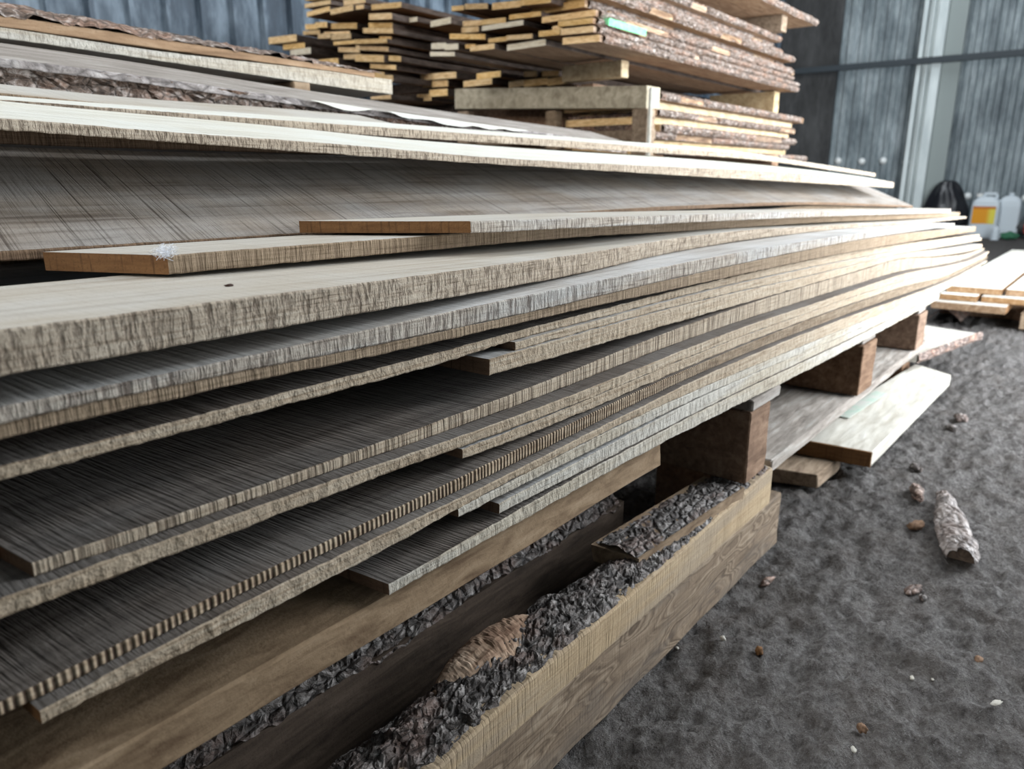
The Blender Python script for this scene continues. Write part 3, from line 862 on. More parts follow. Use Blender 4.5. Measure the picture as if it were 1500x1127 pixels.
slab = empty('bark_slab', (.4, .49, .098))
tag(slab, 'long slab with pale sawn front and dark bark top, lying on the weathered timber', 'slab')
ST = [(-.4, .118), (.36, .1305), (.5, .143), (.62, .151), (.78, .1515), (.95, .1545), (1.1, .160), (1.36, .172)]
xs = xsteps(-.4, 1.345, .009)
bm = bmesh.new()
rows = []
for x in xs:
    t = lerp_tab(ST, x)
    jy = .0012 * nz(x * 30, 1, 1)
    jt = .0022 * nz(x * 55, 4, 1) + .001 * nz(x * 160, 4, 2)
    rows.append([bm.verts.new((x - .4, y - .49, z - .098)) for y, z in ((.4405 + jy, .0985), (.4400 + jy, .12), (.4400 + jy, t - .004 + jt), (.4425 + jy, t + jt),
                                                                        (.475, t + .004), (.515, t - .012), (.528, .0985))])
for a, b in zip(rows, rows[1:]):
    for i in range(7):
        j = (i + 1) % 7
        bm.faces.new((a[i], a[j], b[j], b[i]))
bm.faces.new(list(reversed(rows[0])))
bm.faces.new(rows[-1])
bmesh.ops.recalc_face_normals(bm, faces=bm.faces)
obj('sawn_core', bm, M['slab_front'], slab)


def slab_prof(x):
    t = lerp_tab(ST, x) - .0015
    w = .062 + .016 * nz(x * 4, 3, 3) + .006 * nz(x * 19, 3, 3)
    out = []
    for i in range(36):
        u = i / 35
        y = .4435 + u * (w + .016)
        z = t + .015 * math.sin(min(1, u * 1.35) * math.pi * .62) - .055 * max(0, u - .62) ** 1.2
        a = (u - .42) * 1.3
        out.append((y, z, math.sin(a), math.cos(a), 0.25 + 0.75 * min(1, u * 7) * (1 if u < .93 else .5)))
    return out


bo = bark_bm(xsteps(-.1, 1.34, .003), slab_prof, .014, org=(.4, .49, .098), fs=22, seed=2.0)
b_ = obj('bark', bo, M['bark_dark'], slab)
b_['label'] = 'rough flaky dark bark'


def stub_prof(x):
    u0 = (x - .50) / .17
    e = max(0.0, 1 - (2 * u0 - 1) ** 2)
    out = []
    for i in range(15):
        a = math.pi * (i / 14) - .15
        r = .004 + .026 * e ** .6
        out.append((.505 - r * 1.05 * math.cos(a) , .148 + .6 * r * math.sin(a) + .10 * (x - .55), -math.cos(a), math.sin(a), .35))
    return out


bo = bark_bm([.50 + i * .0025 for i in range(69)], stub_prof, .012, org=(.4, .49, .098), fs=34, seed=7.0, lump=.6)
b_ = obj('branch_stub', bo, M['inner_bark'], slab)
b_['label'] = 'peeled pinkish knot swelling from the bark'

sb = empty('bark_offcut', (.95, .47, .155))
tag(sb, 'short bark-topped offcut with a clean brown end, wedged under the nearest bearer', 'offcut')
bm = bmesh.new()
rows = []
for x in xsteps(.872, 1.204, .01):
    f = (x - .872) / .33
    y0 = .462 - .022 * f
    z = .1745 + .004 * f + .001 * nz(x * 90, 3, 1)
    s = .12 * max(0, 1 - f * 2.2)
    rows.append([bm.verts.new((x - s * (yy - .46) - .95, yy - .47, zz - .155)) for yy, zz in ((y0, z - .024), (y0 - .001, z), (y0 + .075, z + .002), (y0 + .07, z - .024))])
for a, b in zip(rows, rows[1:]):
    for i in range(4):
        j = (i + 1) % 4
        bm.faces.new((a[i], a[j], b[j], b[i]))
bm.faces.new(list(reversed(rows[0])))
bm.faces.new(rows[-1])
bmesh.ops.recalc_face_normals(bm, faces=bm.faces)
obj('sawn_core', bm, M['beam_tan'], sb)


def off_prof(x):
    f = (x - .872) / .33
    y0 = .462 - .022 * f
    z = .1750 + .004 * f
    return [(y0 + .001 + .074 * i / 16, z + .003 * math.sin(i / 16 * math.pi), 0, 1, 0.25 + 0.75 * math.sin(i / 16 * math.pi)) for i in range(17)]


b_ = obj('bark', bark_bm(xsteps(.871, 1.20, .0042), off_prof, .009, org=(.95, .47, .155), fs=24, seed=11.0), M['bark_dark'], sb)
b_['label'] = 'cracked dark bark on the upper side'

# slab standing farther in, bark uppermost
rs = empty('bark_slab', (.5, .60, 0))
tag(rs, 'bark-topped slab in deep shade behind the front slab', 'slab')
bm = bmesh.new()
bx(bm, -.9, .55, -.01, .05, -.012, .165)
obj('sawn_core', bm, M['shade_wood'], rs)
b_ = obj('bark', bark_bm(xsteps(-.1, 1.04, .005), lambda x: [(.588 + .064 * i / 12, .163 + .018 * math.sin(i / 12 * math.pi) + .012 * nz(x * 5, 1, 1), 0, 1, 1)
                                                           for i in range(13)], .011, org=(.5, .60, 0), fs=26, seed=5), M['bark_dark'], rs)


# planks on which the farther bearers stand
beam_obj('plank', 'grey plank under the middle and farthest bearers, its worn edge towards the camera', 'plank',
         [(1.372, .452, .150), (2.80, .448, .150), (2.80, .72, .150), (1.372, .72, .150), (1.372, .452, .1745), (2.80, .448, .1745), (2.80, .72, .1745),
          (1.372, .72, .1745)], M['plank_grey'], None, 12, cut=30, amp=.003)
beam_obj('support_block', 'dark block under the near end of the grey plank', 'block', boxc(1.42, 1.55, .56, .72, -.012, .1455), M['beam'], 'support blocks under the grey plank', 13)
beam_obj('support_block', 'dark block under the far end of the grey plank', 'block', boxc(2.62, 2.78, .62, .72, -.012, .1455), M['beam'], 'support blocks under the grey plank', 14)
beam_obj('plank', 'pale plank with a faint green mark jutting out over the floor beside the bearers', 'plank',
         [(1.862, .377, .028), (2.885, .372, .012), (2.975, .50, .014), (1.842, .56, .030), (1.862, .377, .0655), (2.885, .372, .049), (2.975, .50, .051),
          (1.842, .56, .0675)], M['plank_white'], None, 15, cut=24, amp=.0016)
pp = bpy.data.objects['plank.001']
bm = bmesh.new()
po = pp.location
vs = [bm.verts.new(Vector(p) - po) for p in ((2.10, .495, .0665), (2.45, .478, .0615), (2.45, .512, .0620), (2.10, .532, .0670))]
vt = [bm.verts.new(v.co + Vector((0, 0, .0012))) for v in vs]
bm.faces.new(vt)
for i in range(4):
    bm.faces.new((vs[i], vs[(i + 1) % 4], vt[(i + 1) % 4], vt[i]))
b_ = obj('paint_mark', bm, M['paint_faint'], pp)
b_['label'] = 'faint green paint mark'
# cut end of the pale plank
bm = bmesh.new()
hexa(bm, [Vector(p) - po for p in ((1.8575, .3775, .0275), (1.864, .3775, .0275), (1.844, .560, .0295), (1.8375, .560, .0295), (1.8575, .3775, .0652), (1.864, .3775, .0652),
                                  (1.844, .560, .0672), (1.8375, .560, .0672))])
b_ = obj('cut_end', bm, M['end_tan'], pp)
b_['label'] = 'brown sawn end'
beam_obj('offcut', 'small brown offcut on the ground under the near end of the pale plank', 'offcut',
         [(1.745, .462, -.012), (1.90, .455, -.012), (1.90, .56, -.012), (1.715, .575, -.012), (1.735, .462, .0265), (1.90, .455, .0265), (1.90, .56, .0265),
          (1.705, .575, .0265)], M['beam_tan'], None, 16, cut=6)
be = empty('bark_edged_board', (3.0, .45, .06))
tag(be, 'pale board end with a crumbling bark edge sticking out beyond the farthest bearer', 'board')
bm = bmesh.new()
hexa(bm, [(a - 3.0, b - .45, c - .06) for a, b, c in ((2.82, .475, .088), (3.40, .366, .088), (3.44, .56, .088), (2.82, .70, .088), (2.82, .475, .118), (3.36, .372, .118),
                                                     (3.42, .56, .118), (2.82, .70, .118))])
obj('sawn_core', bm, M['plank_white'], be)
b_ = obj('bark', bark_bm(xsteps(2.82, 3.40, .008), lambda x: [(.475 - (x - 2.82) * .19 - .012 * math.sin(i / 9 * math.pi), .119 - .034 * i / 9, -1, .2, 1) for i in range(10)],
                         .014, org=(3.0, .45, .06), fs=34, seed=9), M['bark_red'], be)
b_['label'] = 'crumbling reddish bark edge'
beam_obj('support_block', 'dark block under the bark-edged board end', 'block', boxc(2.86, 2.98, .52, .66, -.012, .087), M['beam'], 'support blocks under the grey plank', 17)

# ------------------------------------------------------------------ the pile behind the near one
def plain_board(name, label, cat, x0, x1, yf, top, bot, width, mats, group=None, parent=None, **kw):
    org = (x0, lerp_tab(yf, x0), lerp_tab(bot, x0))
    o = obj(name, board_bm(x0, x1, yf, top, bot, width, org=org, **kw), [M[m] for m in mats], loc=org)
    return tag(o, label, cat, group)


GT = [(-.3, .879), (.45, .866), (.7, .860), (1.03, .8455), (1.5, .828), (2.29, .8055)]
g2 = empty('bark_edged_board', (1.0, 1.30, .80))
tag(g2, 'long grey weathered board, dark bark edge and bright peeled strip, behind the white boards', 'board', 'boards of the pile behind')
bm = board_bm(-.3, 2.28, 1.30, GT, [(x, z - .012) for x, z in GT], .17, tilt=.27, org=(1.0, 1.30, .80), fine=.012, jag=.001, seed=31, wobble=.006)
obj('sawn_core', bm, [M['plank_grey'], M['bark_grey'], M['end_dark']], g2)


def g2_prof(x):
    t = lerp_tab(GT, x) - .002
    d = .034 - .007 * max(0, min(1, (x - 1.2)))
    return [(1.303 + .012 * math.sin(i / 9 * 2.2), t - d * i / 9, -1, -.1, .8) for i in range(10)]


b_ = obj('bark', bark_bm(xsteps(-.3, 2.26, .009), g2_prof, .010, org=(1.0, 1.30, .80), fs=26, seed=31), M['bark_far'], g2)
b_['label'] = 'dark brown bark under the grey face'
bm = bmesh.new()
xs = [.98 + i * .02 for i in range(36)]
rows = []
for x in xs:
    t = lerp_tab(GT, x)
    k = max(0.0, .35 + nz(x * 9, 2, 2) * 1.3) * max(0.0, math.sin((x - .98) / .70 * math.pi)) ** .6
    rows.append([bm.verts.new((x - 1.0, y - 1.30, z - .80)) for y, z in ((1.282, t - .001 - .0115 * min(1, k * 2)), (1.283, t - .0005), (1.298 + .02 * k, t + .0012 + .0054 * k))])
for a, b in zip(rows, rows[1:]):
    for i in range(2):
        bm.faces.new((a[i], b[i], b[i + 1], a[i + 1]))
b_ = obj('peeled_strip', bm, M['face_white'], g2)
b_['label'] = 'bright strip where the bark has peeled away'

WB = [(-.3, .926), (.53, .9225), (.8, .917), (1.2, .9065), (1.40, .9035)]
WT = [(-.3, .943), (.53, .9395), (.8, .9345), (1.2, .939), (1.40, .9385)]
plain_board('sawn_board', 'pale board with a bright side face in the pile behind, under the bark-topped slab', 'board', -.3, 1.40, 1.50, WT, WB, .16,
            ('face_pale', 'edge_white', 'end_tan'), 'boards of the pile behind', seed=33, fine=.012)
ts = empty('bark_slab', (.5, 1.5, .94))
tag(ts, 'bark-topped slab with brown sawn face, topmost of the pile behind, tapering to a point', 'slab')
TT = [(-.3, .962), (.53, .958), (.8, .956), (1.2, .951), (1.37, .948)]
bm = board_bm(-.3, 1.34, 1.497, TT, [(x, z - .0175 + (.006 if x > 1.1 else 0)) for x, z in TT], .20, tilt=.05, org=(.5, 1.5, .94), fine=.015, seed=35)
obj('sawn_core', bm, [M['brown_face'], M['brown_face'], M['end_tan']], ts)
b_ = obj('bark', bark_bm(xsteps(-.3, 1.37, .01), lambda x: [(1.494 + .2 * i / 16, lerp_tab(TT, x) - .001 + (.032 - .02 * max(0, min(1, (x - .6) / .75))) * math.sin((i / 16) ** .7 * 2.4),
                                                            -.7 + i / 16, .8, 1) for i in range(17)], .013, org=(.5, 1.5, .94), fs=24, seed=36), M['bark_far'], ts)
b_['label'] = 'brown and grey bark'
beam_obj('spacer_block', 'small pale spacer block between the grey weathered board and the bright-faced board behind', 'block', boxc(1.095, 1.14, 1.49, 1.58, .872, .907),
         M['beam_tan'], None, 18, cut=3)
# trestles that carry this pile, hidden low behind the near pile
for i, x in enumerate((.10, 1.0)):
    t = empty('trestle', (x, 1.5, -.012))
    tag(t, ('trestle', 'trestle')[0] + ' in the shade under the pile behind, ' + ('nearer the camera', 'farther from the camera')[i], 'trestle', 'trestles under the pile behind')
    bm = bmesh.new()
    zt = .845 if i == 0 else .822
    bx(bm, -.05, .05, -.17, .28, zt - .07, zt)
    obj('top_beam', bm, M['beam'], t)
    for y in (-.15, .2):
        bm = bmesh.new()
        bx(bm, -.04, .04, y, y + .07, 0, zt - .07)
        obj('leg', bm, M['beam'], t)

# ------------------------------------------------------------------ low pile on the floor at the right
RG = 'boards of the low pile at the right'
plain_board('sawn_board', 'left-hand white top board of the low pile at the right', 'board', 4.44, 6.9, [(4.4, .412), (6.9, .38)],
            [(4.4, .164), (6.9, .172)], [(4.4, .134), (6.9, .142)], .24, ('face_white', 'end_tan', 'brown_face'), RG, seed=41, fine=.03, skew0=-.10)
plain_board('sawn_board', 'right-hand white top board of the low pile, cut by the right frame edge', 'board', 4.47, 6.9, [(4.4, .165), (6.9, .12)],
            [(4.4, .163), (6.9, .172)], [(4.4, .133), (6.9, .142)], .232, ('face_white', 'end_tan', 'brown_face'), RG, seed=42, fine=.03, skew0=-.05)
plain_board('sawn_board', 'brown-ended board in the middle layer of the low pile at the right', 'board', 4.36, 6.6, .235, .1315, .104, .25,
            ('face_pale', 'end_tan', 'brown_face'), RG, seed=43, fine=.03)
plain_board('sawn_board', 'brown-ended board with a white-topped lip at the left of the low pile', 'board', 4.33, 6.6, .50, .1325, .105, .165,
            ('face_white', 'end_tan', 'brown_face'), RG, seed=44, fine=.03)
plain_board('sawn_board', 'lowest brown board end of the low pile at the right', 'board', 4.25, 6.6, .365, .1025, .068, .32, ('face_pale', 'end_tan', 'brown_face'), RG,
            seed=45, fine=.03)
beam_obj('bearer', 'short brown bearer end under the low pile at the right frame edge', 'bearer', boxc(4.35, 4.60, .20, .31, -.012, .0675), M['beam_tan'], None, 19, cut=4)
beam_obj('bearer', 'dark bearer in the shade under the low pile at the right', 'bearer', boxc(4.62, 4.76, .18, .70, -.012, .0675), M['beam'], None, 20, cut=4)
lb = empty('bark_offcut', (4.55, .62, 0))
tag(lb, 'dark bark-covered offcut lying in the shade under the left of the low pile', 'offcut')
b_ = obj('bark', bark_bm([4.30 + .01 * i for i in range(40)], lambda x: [(.55 + .15 * i / 9, .000 + .055 * math.sin(i / 9 * math.pi), 0, 1, 1) for i in range(10)], .012,
                         org=(4.55, .62, 0), fs=26, seed=46), M['bark_red'], lb)

# ------------------------------------------------------------------ big stacks in the background
def far_bm(x0, x1, yr, yl, zr, zl, h, seed, org, n=14):
    bm = bmesh.new()
    rings = []
    for i in range(n + 1):
        x = x0 + (x1 - x0) * i / n
        a = .006 * nz(x * 2.2, seed, 1) if i else 0
        b = .004 * nz(x * 1.7, seed, 7) if i else 0
        q = .12 * h
        ring = [(yr + a, zr - h + b), (yr + a - .0008, zr - q + b), (yr + a + q, zr + b), (yl + a - q, zl + b), (yl + a, zl - q + b), (yl + a, zl - h + b)]
        rings.append([bm.verts.new((x - org[0], y - org[1], z - org[2])) for y, z in ring])
    mi = [1, 1, 0, 1, 1, 0]
    for a, b in zip(rings, rings[1:]):
        for i in range(6):
            j = (i + 1) % 6
            f = bm.faces.new((a[i], b[i], b[j], a[j]))
            f.material_index = mi[i]
    f = bm.faces.new(rings[0])
    f.material_index = 2
    f = bm.faces.new(list(reversed(rings[-1])))
    f.material_index = 2
    bmesh.ops.recalc_face_normals(bm, faces=bm.faces)
    return bm


ORD = ['first', 'second', 'third', 'fourth', 'fifth', 'sixth', 'seventh', 'eighth', 'ninth', 'tenth', 'eleventh', 'twelfth', 'thirteenth']


def far_row(rows, X, length, place, group, edge='far_edge_dark', seed0=0, xj=.05, pale=(), bark=()):
    out = {}
    for ri, row in enumerate(rows):
        for ci, (yr, yl, zr, zl, h) in enumerate(sorted(row, key=lambda q: -q[1])):
            s = seed0 + ri * 10 + ci
            x0 = X + xj * nz(s * 3.7, 1.1, 2.2)
            x1 = x0 + length + .08 * nz(s * 5.1, 4.4, 1)
            org = (x0, yr, min(zr, zl) - h)
            em = 'far_end_pale' if (ri, ci) in pale else 'far_end'
            pos = 'only board' if len(row) == 1 else ('leftmost board' if ci == 0 else ('rightmost board' if ci == len(row) - 1 else ORD[ci] + ' board from the left'))
            bk = (ri, ci) in bark
            if bk:
                o = empty('bark_edged_board', org)
                obj('sawn_core', far_bm(x0, x1, yr, yl, zr, zl, h, s, org), [M['far_face'], M['far_edge_mix'], M[em]], o)
                edge_bark(o, x0 + .02, x1, yr, zr, h, s, org)
            else:
                o = obj('far_board', far_bm(x0, x1, yr, yl, zr, zl, h, s, org), [M['far_face'], M[edge], M[em]], loc=org)
            tag(o, '%s%s in the %s row of %s' % ('pale-ended ' if em != 'far_end' else ('bark-edged ' if bk else 'tan-ended '), pos, ORD[ri], place), 'board', group)
            out[(ri, ci)] = o
    return out


def edge_bark(parent, x0, x1, y, z, h, s, org, gaps=True):
    bm = bark_bm([x0 + (x1 - x0) * i / 120 for i in range(121)],
                 lambda x: [(y - .001 - (.011 if (not gaps or nz(x * 2.1, s * 1.7, 3) > -.28) else -.012) * math.sin(i / 7 * math.pi) - .006 * nz(x * 4, s, 9),
                             z + .003 - (h + .004) * i / 7, -1, .1, .9) for i in range(8)], .010, org=org, fs=26, seed=s * 1.3)
    b = obj('bark', bm, M['bark_far'], parent)
    b['label'] = 'rough grey-brown bark edge'
    return b


UP = [[(2.095, 2.159, 1.333, 1.337, .017), (1.98, 2.094, 1.326, 1.338, .019), (1.828, 1.963, 1.318, 1.324, .023), (1.692, 1.825, 1.313, 1.32, .022)],
      [(1.746, 1.892, 1.273, 1.278, .016), (1.518, 1.744, 1.251, 1.254, .02)],
      [(2.026, 2.125, 1.278, 1.284, .019), (1.901, 2.024, 1.27, 1.275, .018), (1.660, 1.703, 1.22, 1.22, .016), (1.512, 1.656, 1.222, 1.226, .018)],
      [(2.021, 2.108, 1.251, 1.256, .019), (1.819, 2.018, 1.252, 1.253, .017), (1.649, 1.741, 1.201, 1.204, .018), (1.511, 1.646, 1.197, 1.201, .02)],
      [(1.993, 2.176, 1.222, 1.242, .019), (1.899, 1.990, 1.205, 1.207, .015), (1.775, 1.895, 1.201, 1.207, .016), (1.496, 1.649, 1.170, 1.175, .022)],
      [(2.206, 2.289, 1.215, 1.221, .023), (2.13, 2.203, 1.203, 1.207, .022), (2.074, 2.127, 1.200, 1.203, .015), (1.948, 2.07, 1.185, 1.187, .019),
       (1.729, 1.908, 1.181, 1.179, .021)],
      [(2.156, 2.29, 1.176, 1.188, .016)]]
up = far_row(UP, 2.35, 2.02, 'the big stack', 'board ends of the big stack', seed0=100, pale={(3, 1), (5, 0), (5, 1), (6, 0), (5, 4)},
             bark={(1, 1), (2, 3), (3, 3), (4, 3)})
# green paint on one edge
gp = up[(2, 3)]
bm = bmesh.new()
ox, oy, oz = gp.location
hexa(bm, [(a - ox, b - oy, c - oz) for a, b, c in ((2.40, 1.487, 1.203), (2.66, 1.487, 1.203), (2.66, 1.54, 1.2235), (2.40, 1.54, 1.2235), (2.40, 1.484, 1.2255),
                                                  (2.66, 1.484, 1.2255), (2.66, 1.535, 1.2275), (2.40, 1.535, 1.2275))])
b_ = obj('paint_mark', bm, M['paint'], gp)
b_['label'] = 'bright green paint mark'
# upper layers whose long barky sides run away to the right
LAY = [(2.52, 4.42, 1.560, 1.276, .024), (2.42, 4.37, 1.600, 1.303, .025), (2.45, 4.40, 1.545, 1.330, .025), (2.30, 4.28, 1.575, 1.357, .025), (2.2, 4.2, 1.60, 1.384, .025),
       (2.2, 4.22, 1.56, 1.411, .025)]
for i, (x0, x1, y, z, h) in enumerate(LAY):
    org = (x0, y, z - h)
    o = empty('bark_edged_board', org)
    obj('sawn_core', far_bm(x0, x1, y, y + .118 if i == 0 else y + .24, z, z, h, 160 + i, org), [M['far_face'], M['far_edge_mix'], M['far_end']], o)
    edge_bark(o, x0 + .02, x1, y, z, h, 160 + i, org)
    tag(o, 'bark-edged board on the long side of the big stack, %s layer above the green-painted one' % ORD[i + 1], 'board', 'long sides of the big stack')
for i, (x, y) in enumerate(((4.06, 1.50), (2.2, 1.62))):
    beam_obj('bearer', ('grey bearer end high on the far corner of the big stack', 'bearer high in the big stack above the frame')[i], 'bearer',
             boxc(x, x + .07, y, y + .5, 1.4135, 1.49), M['beam_tan'] if i == 0 else M['beam'], None, 60 + i, cut=3)
for i, (x0, x1, y, w) in enumerate(((2.2, 4.48, 1.47, .26), (2.2, 4.3, 1.76, .24))):
    org = (x0, y, 1.492)
    o = empty('bark_edged_board', org)
    obj('sawn_core', far_bm(x0, x1, y, y + w, 1.520, 1.520, .028, 170 + i, org), [M['far_face'], M['far_edge_mix'], M['far_end']], o)
    edge_bark(o, x0, x1, y, 1.52, .03, 170 + i, org, gaps=False)
    tag(o, ('topmost bark-edged board in view at the far upper corner of the big stack', 'second topmost board in view, behind the topmost bark-edged one')[i], 'board')

LO = [[(2.092, 2.162, 1.146, 1.150, .022), (1.99, 2.081, 1.142, 1.147, .022)],
      [(2.558, 2.793, 1.18, 1.186, .028), (2.30, 2.445, 1.165, 1.164, .026), (2.177, 2.262, 1.119, 1.116, .026), (2.04, 2.173, 1.117, 1.116, .028), (1.935, 2.036, 1.116, 1.111, .03)],
      [(2.625, 2.794, 1.149, 1.155, .028), (2.342, 2.516, 1.137, 1.135, .027)],
      [(2.736, 2.835, 1.095, 1.098, .032), (2.609, 2.731, 1.108, 1.11, .031)]]
far_row(LO, 2.80, 1.55, 'the lower bundle', 'board ends of the lower bundle', seed0=200, bark=())
LS = [(2.80, 4.52, 1.500, 1.022, .026, 1), (2.78, 4.42, 1.530, .994, .030, 0), (2.82, 4.44, 1.515, .962, .024, 1), (2.80, 4.40, 1.535, .936, .028, 0),
      (2.84, 4.42, 1.505, .906, .028, 1), (2.80, 4.36, 1.520, .876, .026, 1), (2.80, 4.40, 1.540, .848, .028, 0), (2.80, 4.62, 1.500, .818, .026, 1)]
for i, (x0, x1, y, z, h, bk) in enumerate(LS):
    org = (x0, y, z - h)
    mats = [M['far_face'], M['far_edge_mix'] if bk else M['timber_fresh'], M['far_end']]
    lab = '%s board in the %s layer down on the long side of the lower bundle' % ('bark-edged' if bk else 'clean pale-edged', ORD[i])
    bm = far_bm(x0, x1, y, y + .40, z, z, h, 220 + i, org)
    if bk:
        o = empty('bark_edged_board', org)
        obj('sawn_core', bm, mats, o)
        edge_bark(o, x0 + .01, x1, y, z, h, 220 + i, org)
    else:
        o = obj('far_board', bm, mats, loc=org)
    tag(o, lab, 'board', 'long side of the lower bundle')
beam_obj('bearer', 'short tan bearer end under the big stack at its near corner', 'bearer', boxc(2.745, 2.80, 1.635, 1.92, 1.083, 1.145), M['timber_fresh'], None, 62, cut=4)
beam_obj('bearer', 'tan bearer end under the big stack at its far corner', 'bearer', boxc(4.21, 4.28, 1.56, 1.93, 1.025, 1.145), M['timber_fresh'], None, 63, cut=4)
# fill under the bearers and boards of the hidden middle
for i, (x, y, z0, z1, w, lab) in enumerate(((2.86, 1.92, .80, 1.082, .6, 'near'), (4.00, 1.95, .80, 1.08, .6, 'far'))):
    beam_obj('support_block', 'dark block inside the lower bundle at its %s end' % lab, 'block', boxc(x, x + .12, y, y + w, z0, z1), M['beam'], 'blocks inside the lower bundle', 64 + i, cut=3)
beam_obj('far_log_end', 'round pinkish log end peeping out beside the tan bearer', 'log', boxc(2.80, 3.4, 1.80, 1.86, 1.0225, 1.075), M['inner_bark'], None, 68, cut=4)

tr = empty('trestle', (2.77, 2.0, -.012))
tag(tr, 'weathered trestle with a broad greenish-grey crossbeam at the foot of the big stack', 'trestle')
def part_box(name, m, parent, org, x0, x1, y0, y1, z0, z1, lab=None):
    bm = bmesh.new()
    bx(bm, x0 - org[0], x1 - org[0], y0 - org[1], y1 - org[1], z0 - org[2], z1 - org[2])
    bmesh.ops.bevel(bm, geom=bm.edges[:], offset=.004, segments=2, affect='EDGES')
    o = obj(name, bm, M[m], parent)
    if lab:
        o['label'] = lab
    return o
TO = (2.77, 2.0, -.012)
bm = bmesh.new()
hexa(bm, [(a - TO[0], b - TO[1], c - TO[2]) for a, b, c in ((2.70, 1.495, .957), (2.775, 1.478, .957), (2.775, 2.55, 1.008), (2.72, 2.50, 1.008), (2.70, 1.495, 1.037),
                                                           (2.775, 1.478, 1.034), (2.775, 2.55, 1.094), (2.72, 2.50, 1.094))])
bmesh.ops.subdivide_edges(bm, edges=bm.edges, cuts=6, use_grid_fill=True)
obj('crossbeam', bm, M['pallet_grey'], tr)
part_box('post', 'beam_tan', tr, TO, 2.70, 2.77, 1.49, 1.555, -.012, .958)
part_box('post', 'beam_tan', tr, TO, 2.72, 2.77, 1.93, 1.985, -.012, .972)
part_box('post', 'beam_tan', tr, TO, 2.72, 2.77, 2.42, 2.49, -.012, .995)
part_box('edge_strip', 'face_white', tr, TO, 2.696, 2.706, 1.468, 1.486, .20, 1.030, 'white narrow strip nailed on the corner')
part_box('rail', 'beam_tan', tr, TO, 2.775, 2.80, 1.50, 2.5, .845, .885)
lg = empty('log_offcut', (2.80, 1.75, .79))
for i, x in enumerate((2.83, 4.15)):
    t = empty('trestle', (x, 1.7, -.012))
    tag(t, 'plain trestle hidden low under the %s end of the lower bundle' % ('near', 'far')[i], 'trestle', 'trestles under the lower bundle')
    bm = bmesh.new()
    bx(bm, -.03, .06, -.19, 1.2, .72, .80)
    obj('top_beam', bm, M['beam'], t)
    for y in (-.1, .5, 1.05):
        bm = bmesh.new()
        bx(bm, -.03, .05, y, y + .08, 0, .72)
        obj('leg', bm, M['beam'], t)
bpy.data.objects.remove(lg)
rl = empty('bark_slab', (2.9, 1.8, .86))
tag(rl, 'reddish bark-covered slab lying behind the trestle post, under its crossbeam', 'slab')
b_ = obj('bark', bark_bm([2.80 + .012 * i for i in range(12)], lambda x: [(1.95 - .40 * i / 24, .90 + .055 * math.sin(i / 24 * 9) * .2 + .02, -.9, .1, 1) if 0 else
                                                                     (1.93 - .38 * i / 24, .955 - .006 * i / 24 - (x - 2.80) * .2, -.9, .6, 1) for i in range(25)], .02,
                         org=(2.9, 1.8, .86), fs=30, seed=71), M['bark_red'], rl)
bm = bmesh.new()
bx(bm, 2.805 - 2.9, 2.93 - 2.9, 1.545 - 1.8, 1.925 - 1.8, .885 - .86, .95 - .86)
obj('sawn_core', bm, M['bark_red'], rl)

CO = [[(3.178, 3.391, 1.556, 1.571, .015), (2.946, 3.103, 1.516, 1.522, .024), (2.718, 2.919, 1.468, 1.482, .023)],
      [(3.18, 3.383, 1.532, 1.539, .019), (3.006, 3.176, 1.487, 1.487, .024), (2.943, 3.001, 1.482, 1.484, .018)],
      [(3.192, 3.375, 1.506, 1.501, .022), (2.752, 2.909, 1.422, 1.437, .026)],
      [(3.332, 3.436, 1.448, 1.456, .025), (3.235, 3.326, 1.443, 1.450, .025), (3.037, 3.23, 1.419, 1.438, .026), (2.79, 2.954, 1.391, 1.409, .022)],
      [(3.308, 3.446, 1.415, 1.424, .018), (3.105, 3.303, 1.391, 1.408, .014), (2.76, 2.966, 1.361, 1.384, .022)],
      [(3.199, 3.3, 1.385, 1.392, .022), (3.046, 3.194, 1.370, 1.379, .025), (2.803, 2.886, 1.334, 1.343, .015)],
      [(3.493, 3.737, 1.414, 1.423, .033), (3.009, 3.181, 1.336, 1.345, .016), (2.758, 2.984, 1.312, 1.330, .019)],
      [(3.447, 3.634, 1.372, 1.380, .026), (3.021, 3.181, 1.306, 1.324, .022), (2.788, 3.016, 1.284, 1.312, .02)],
      [(3.361, 3.532, 1.337, 1.340, .029), (3.013, 3.15, 1.278, 1.288, .022), (2.79, 2.99, 1.245, 1.266, .03), (2.699, 2.781, 1.235, 1.245, .023)],
      [(3.152, 3.306, 1.269, 1.274, .029), (2.747, 2.924, 1.203, 1.224, .021)],
      [(2.826, 2.93, 1.179, 1.189, .027), (2.732, 2.815, 1.155, 1.161, .027)],
      [(2.791, 2.934, 1.08, 1.086, .022)]]
far_row(CO, 2.60, 2.2, 'the left stack', 'board ends of the left background stack', seed0=300, xj=.07, pale={(8, 0)})
far_row([[(2.699, 2.794, 1.416, 1.418, .020), (2.511, 2.639, 1.396, 1.394, .026)]], 2.70, 1.9, 'the gap between both stacks', 'boards between the stacks',
        seed0=380, pale={(0, 0), (0, 1)})
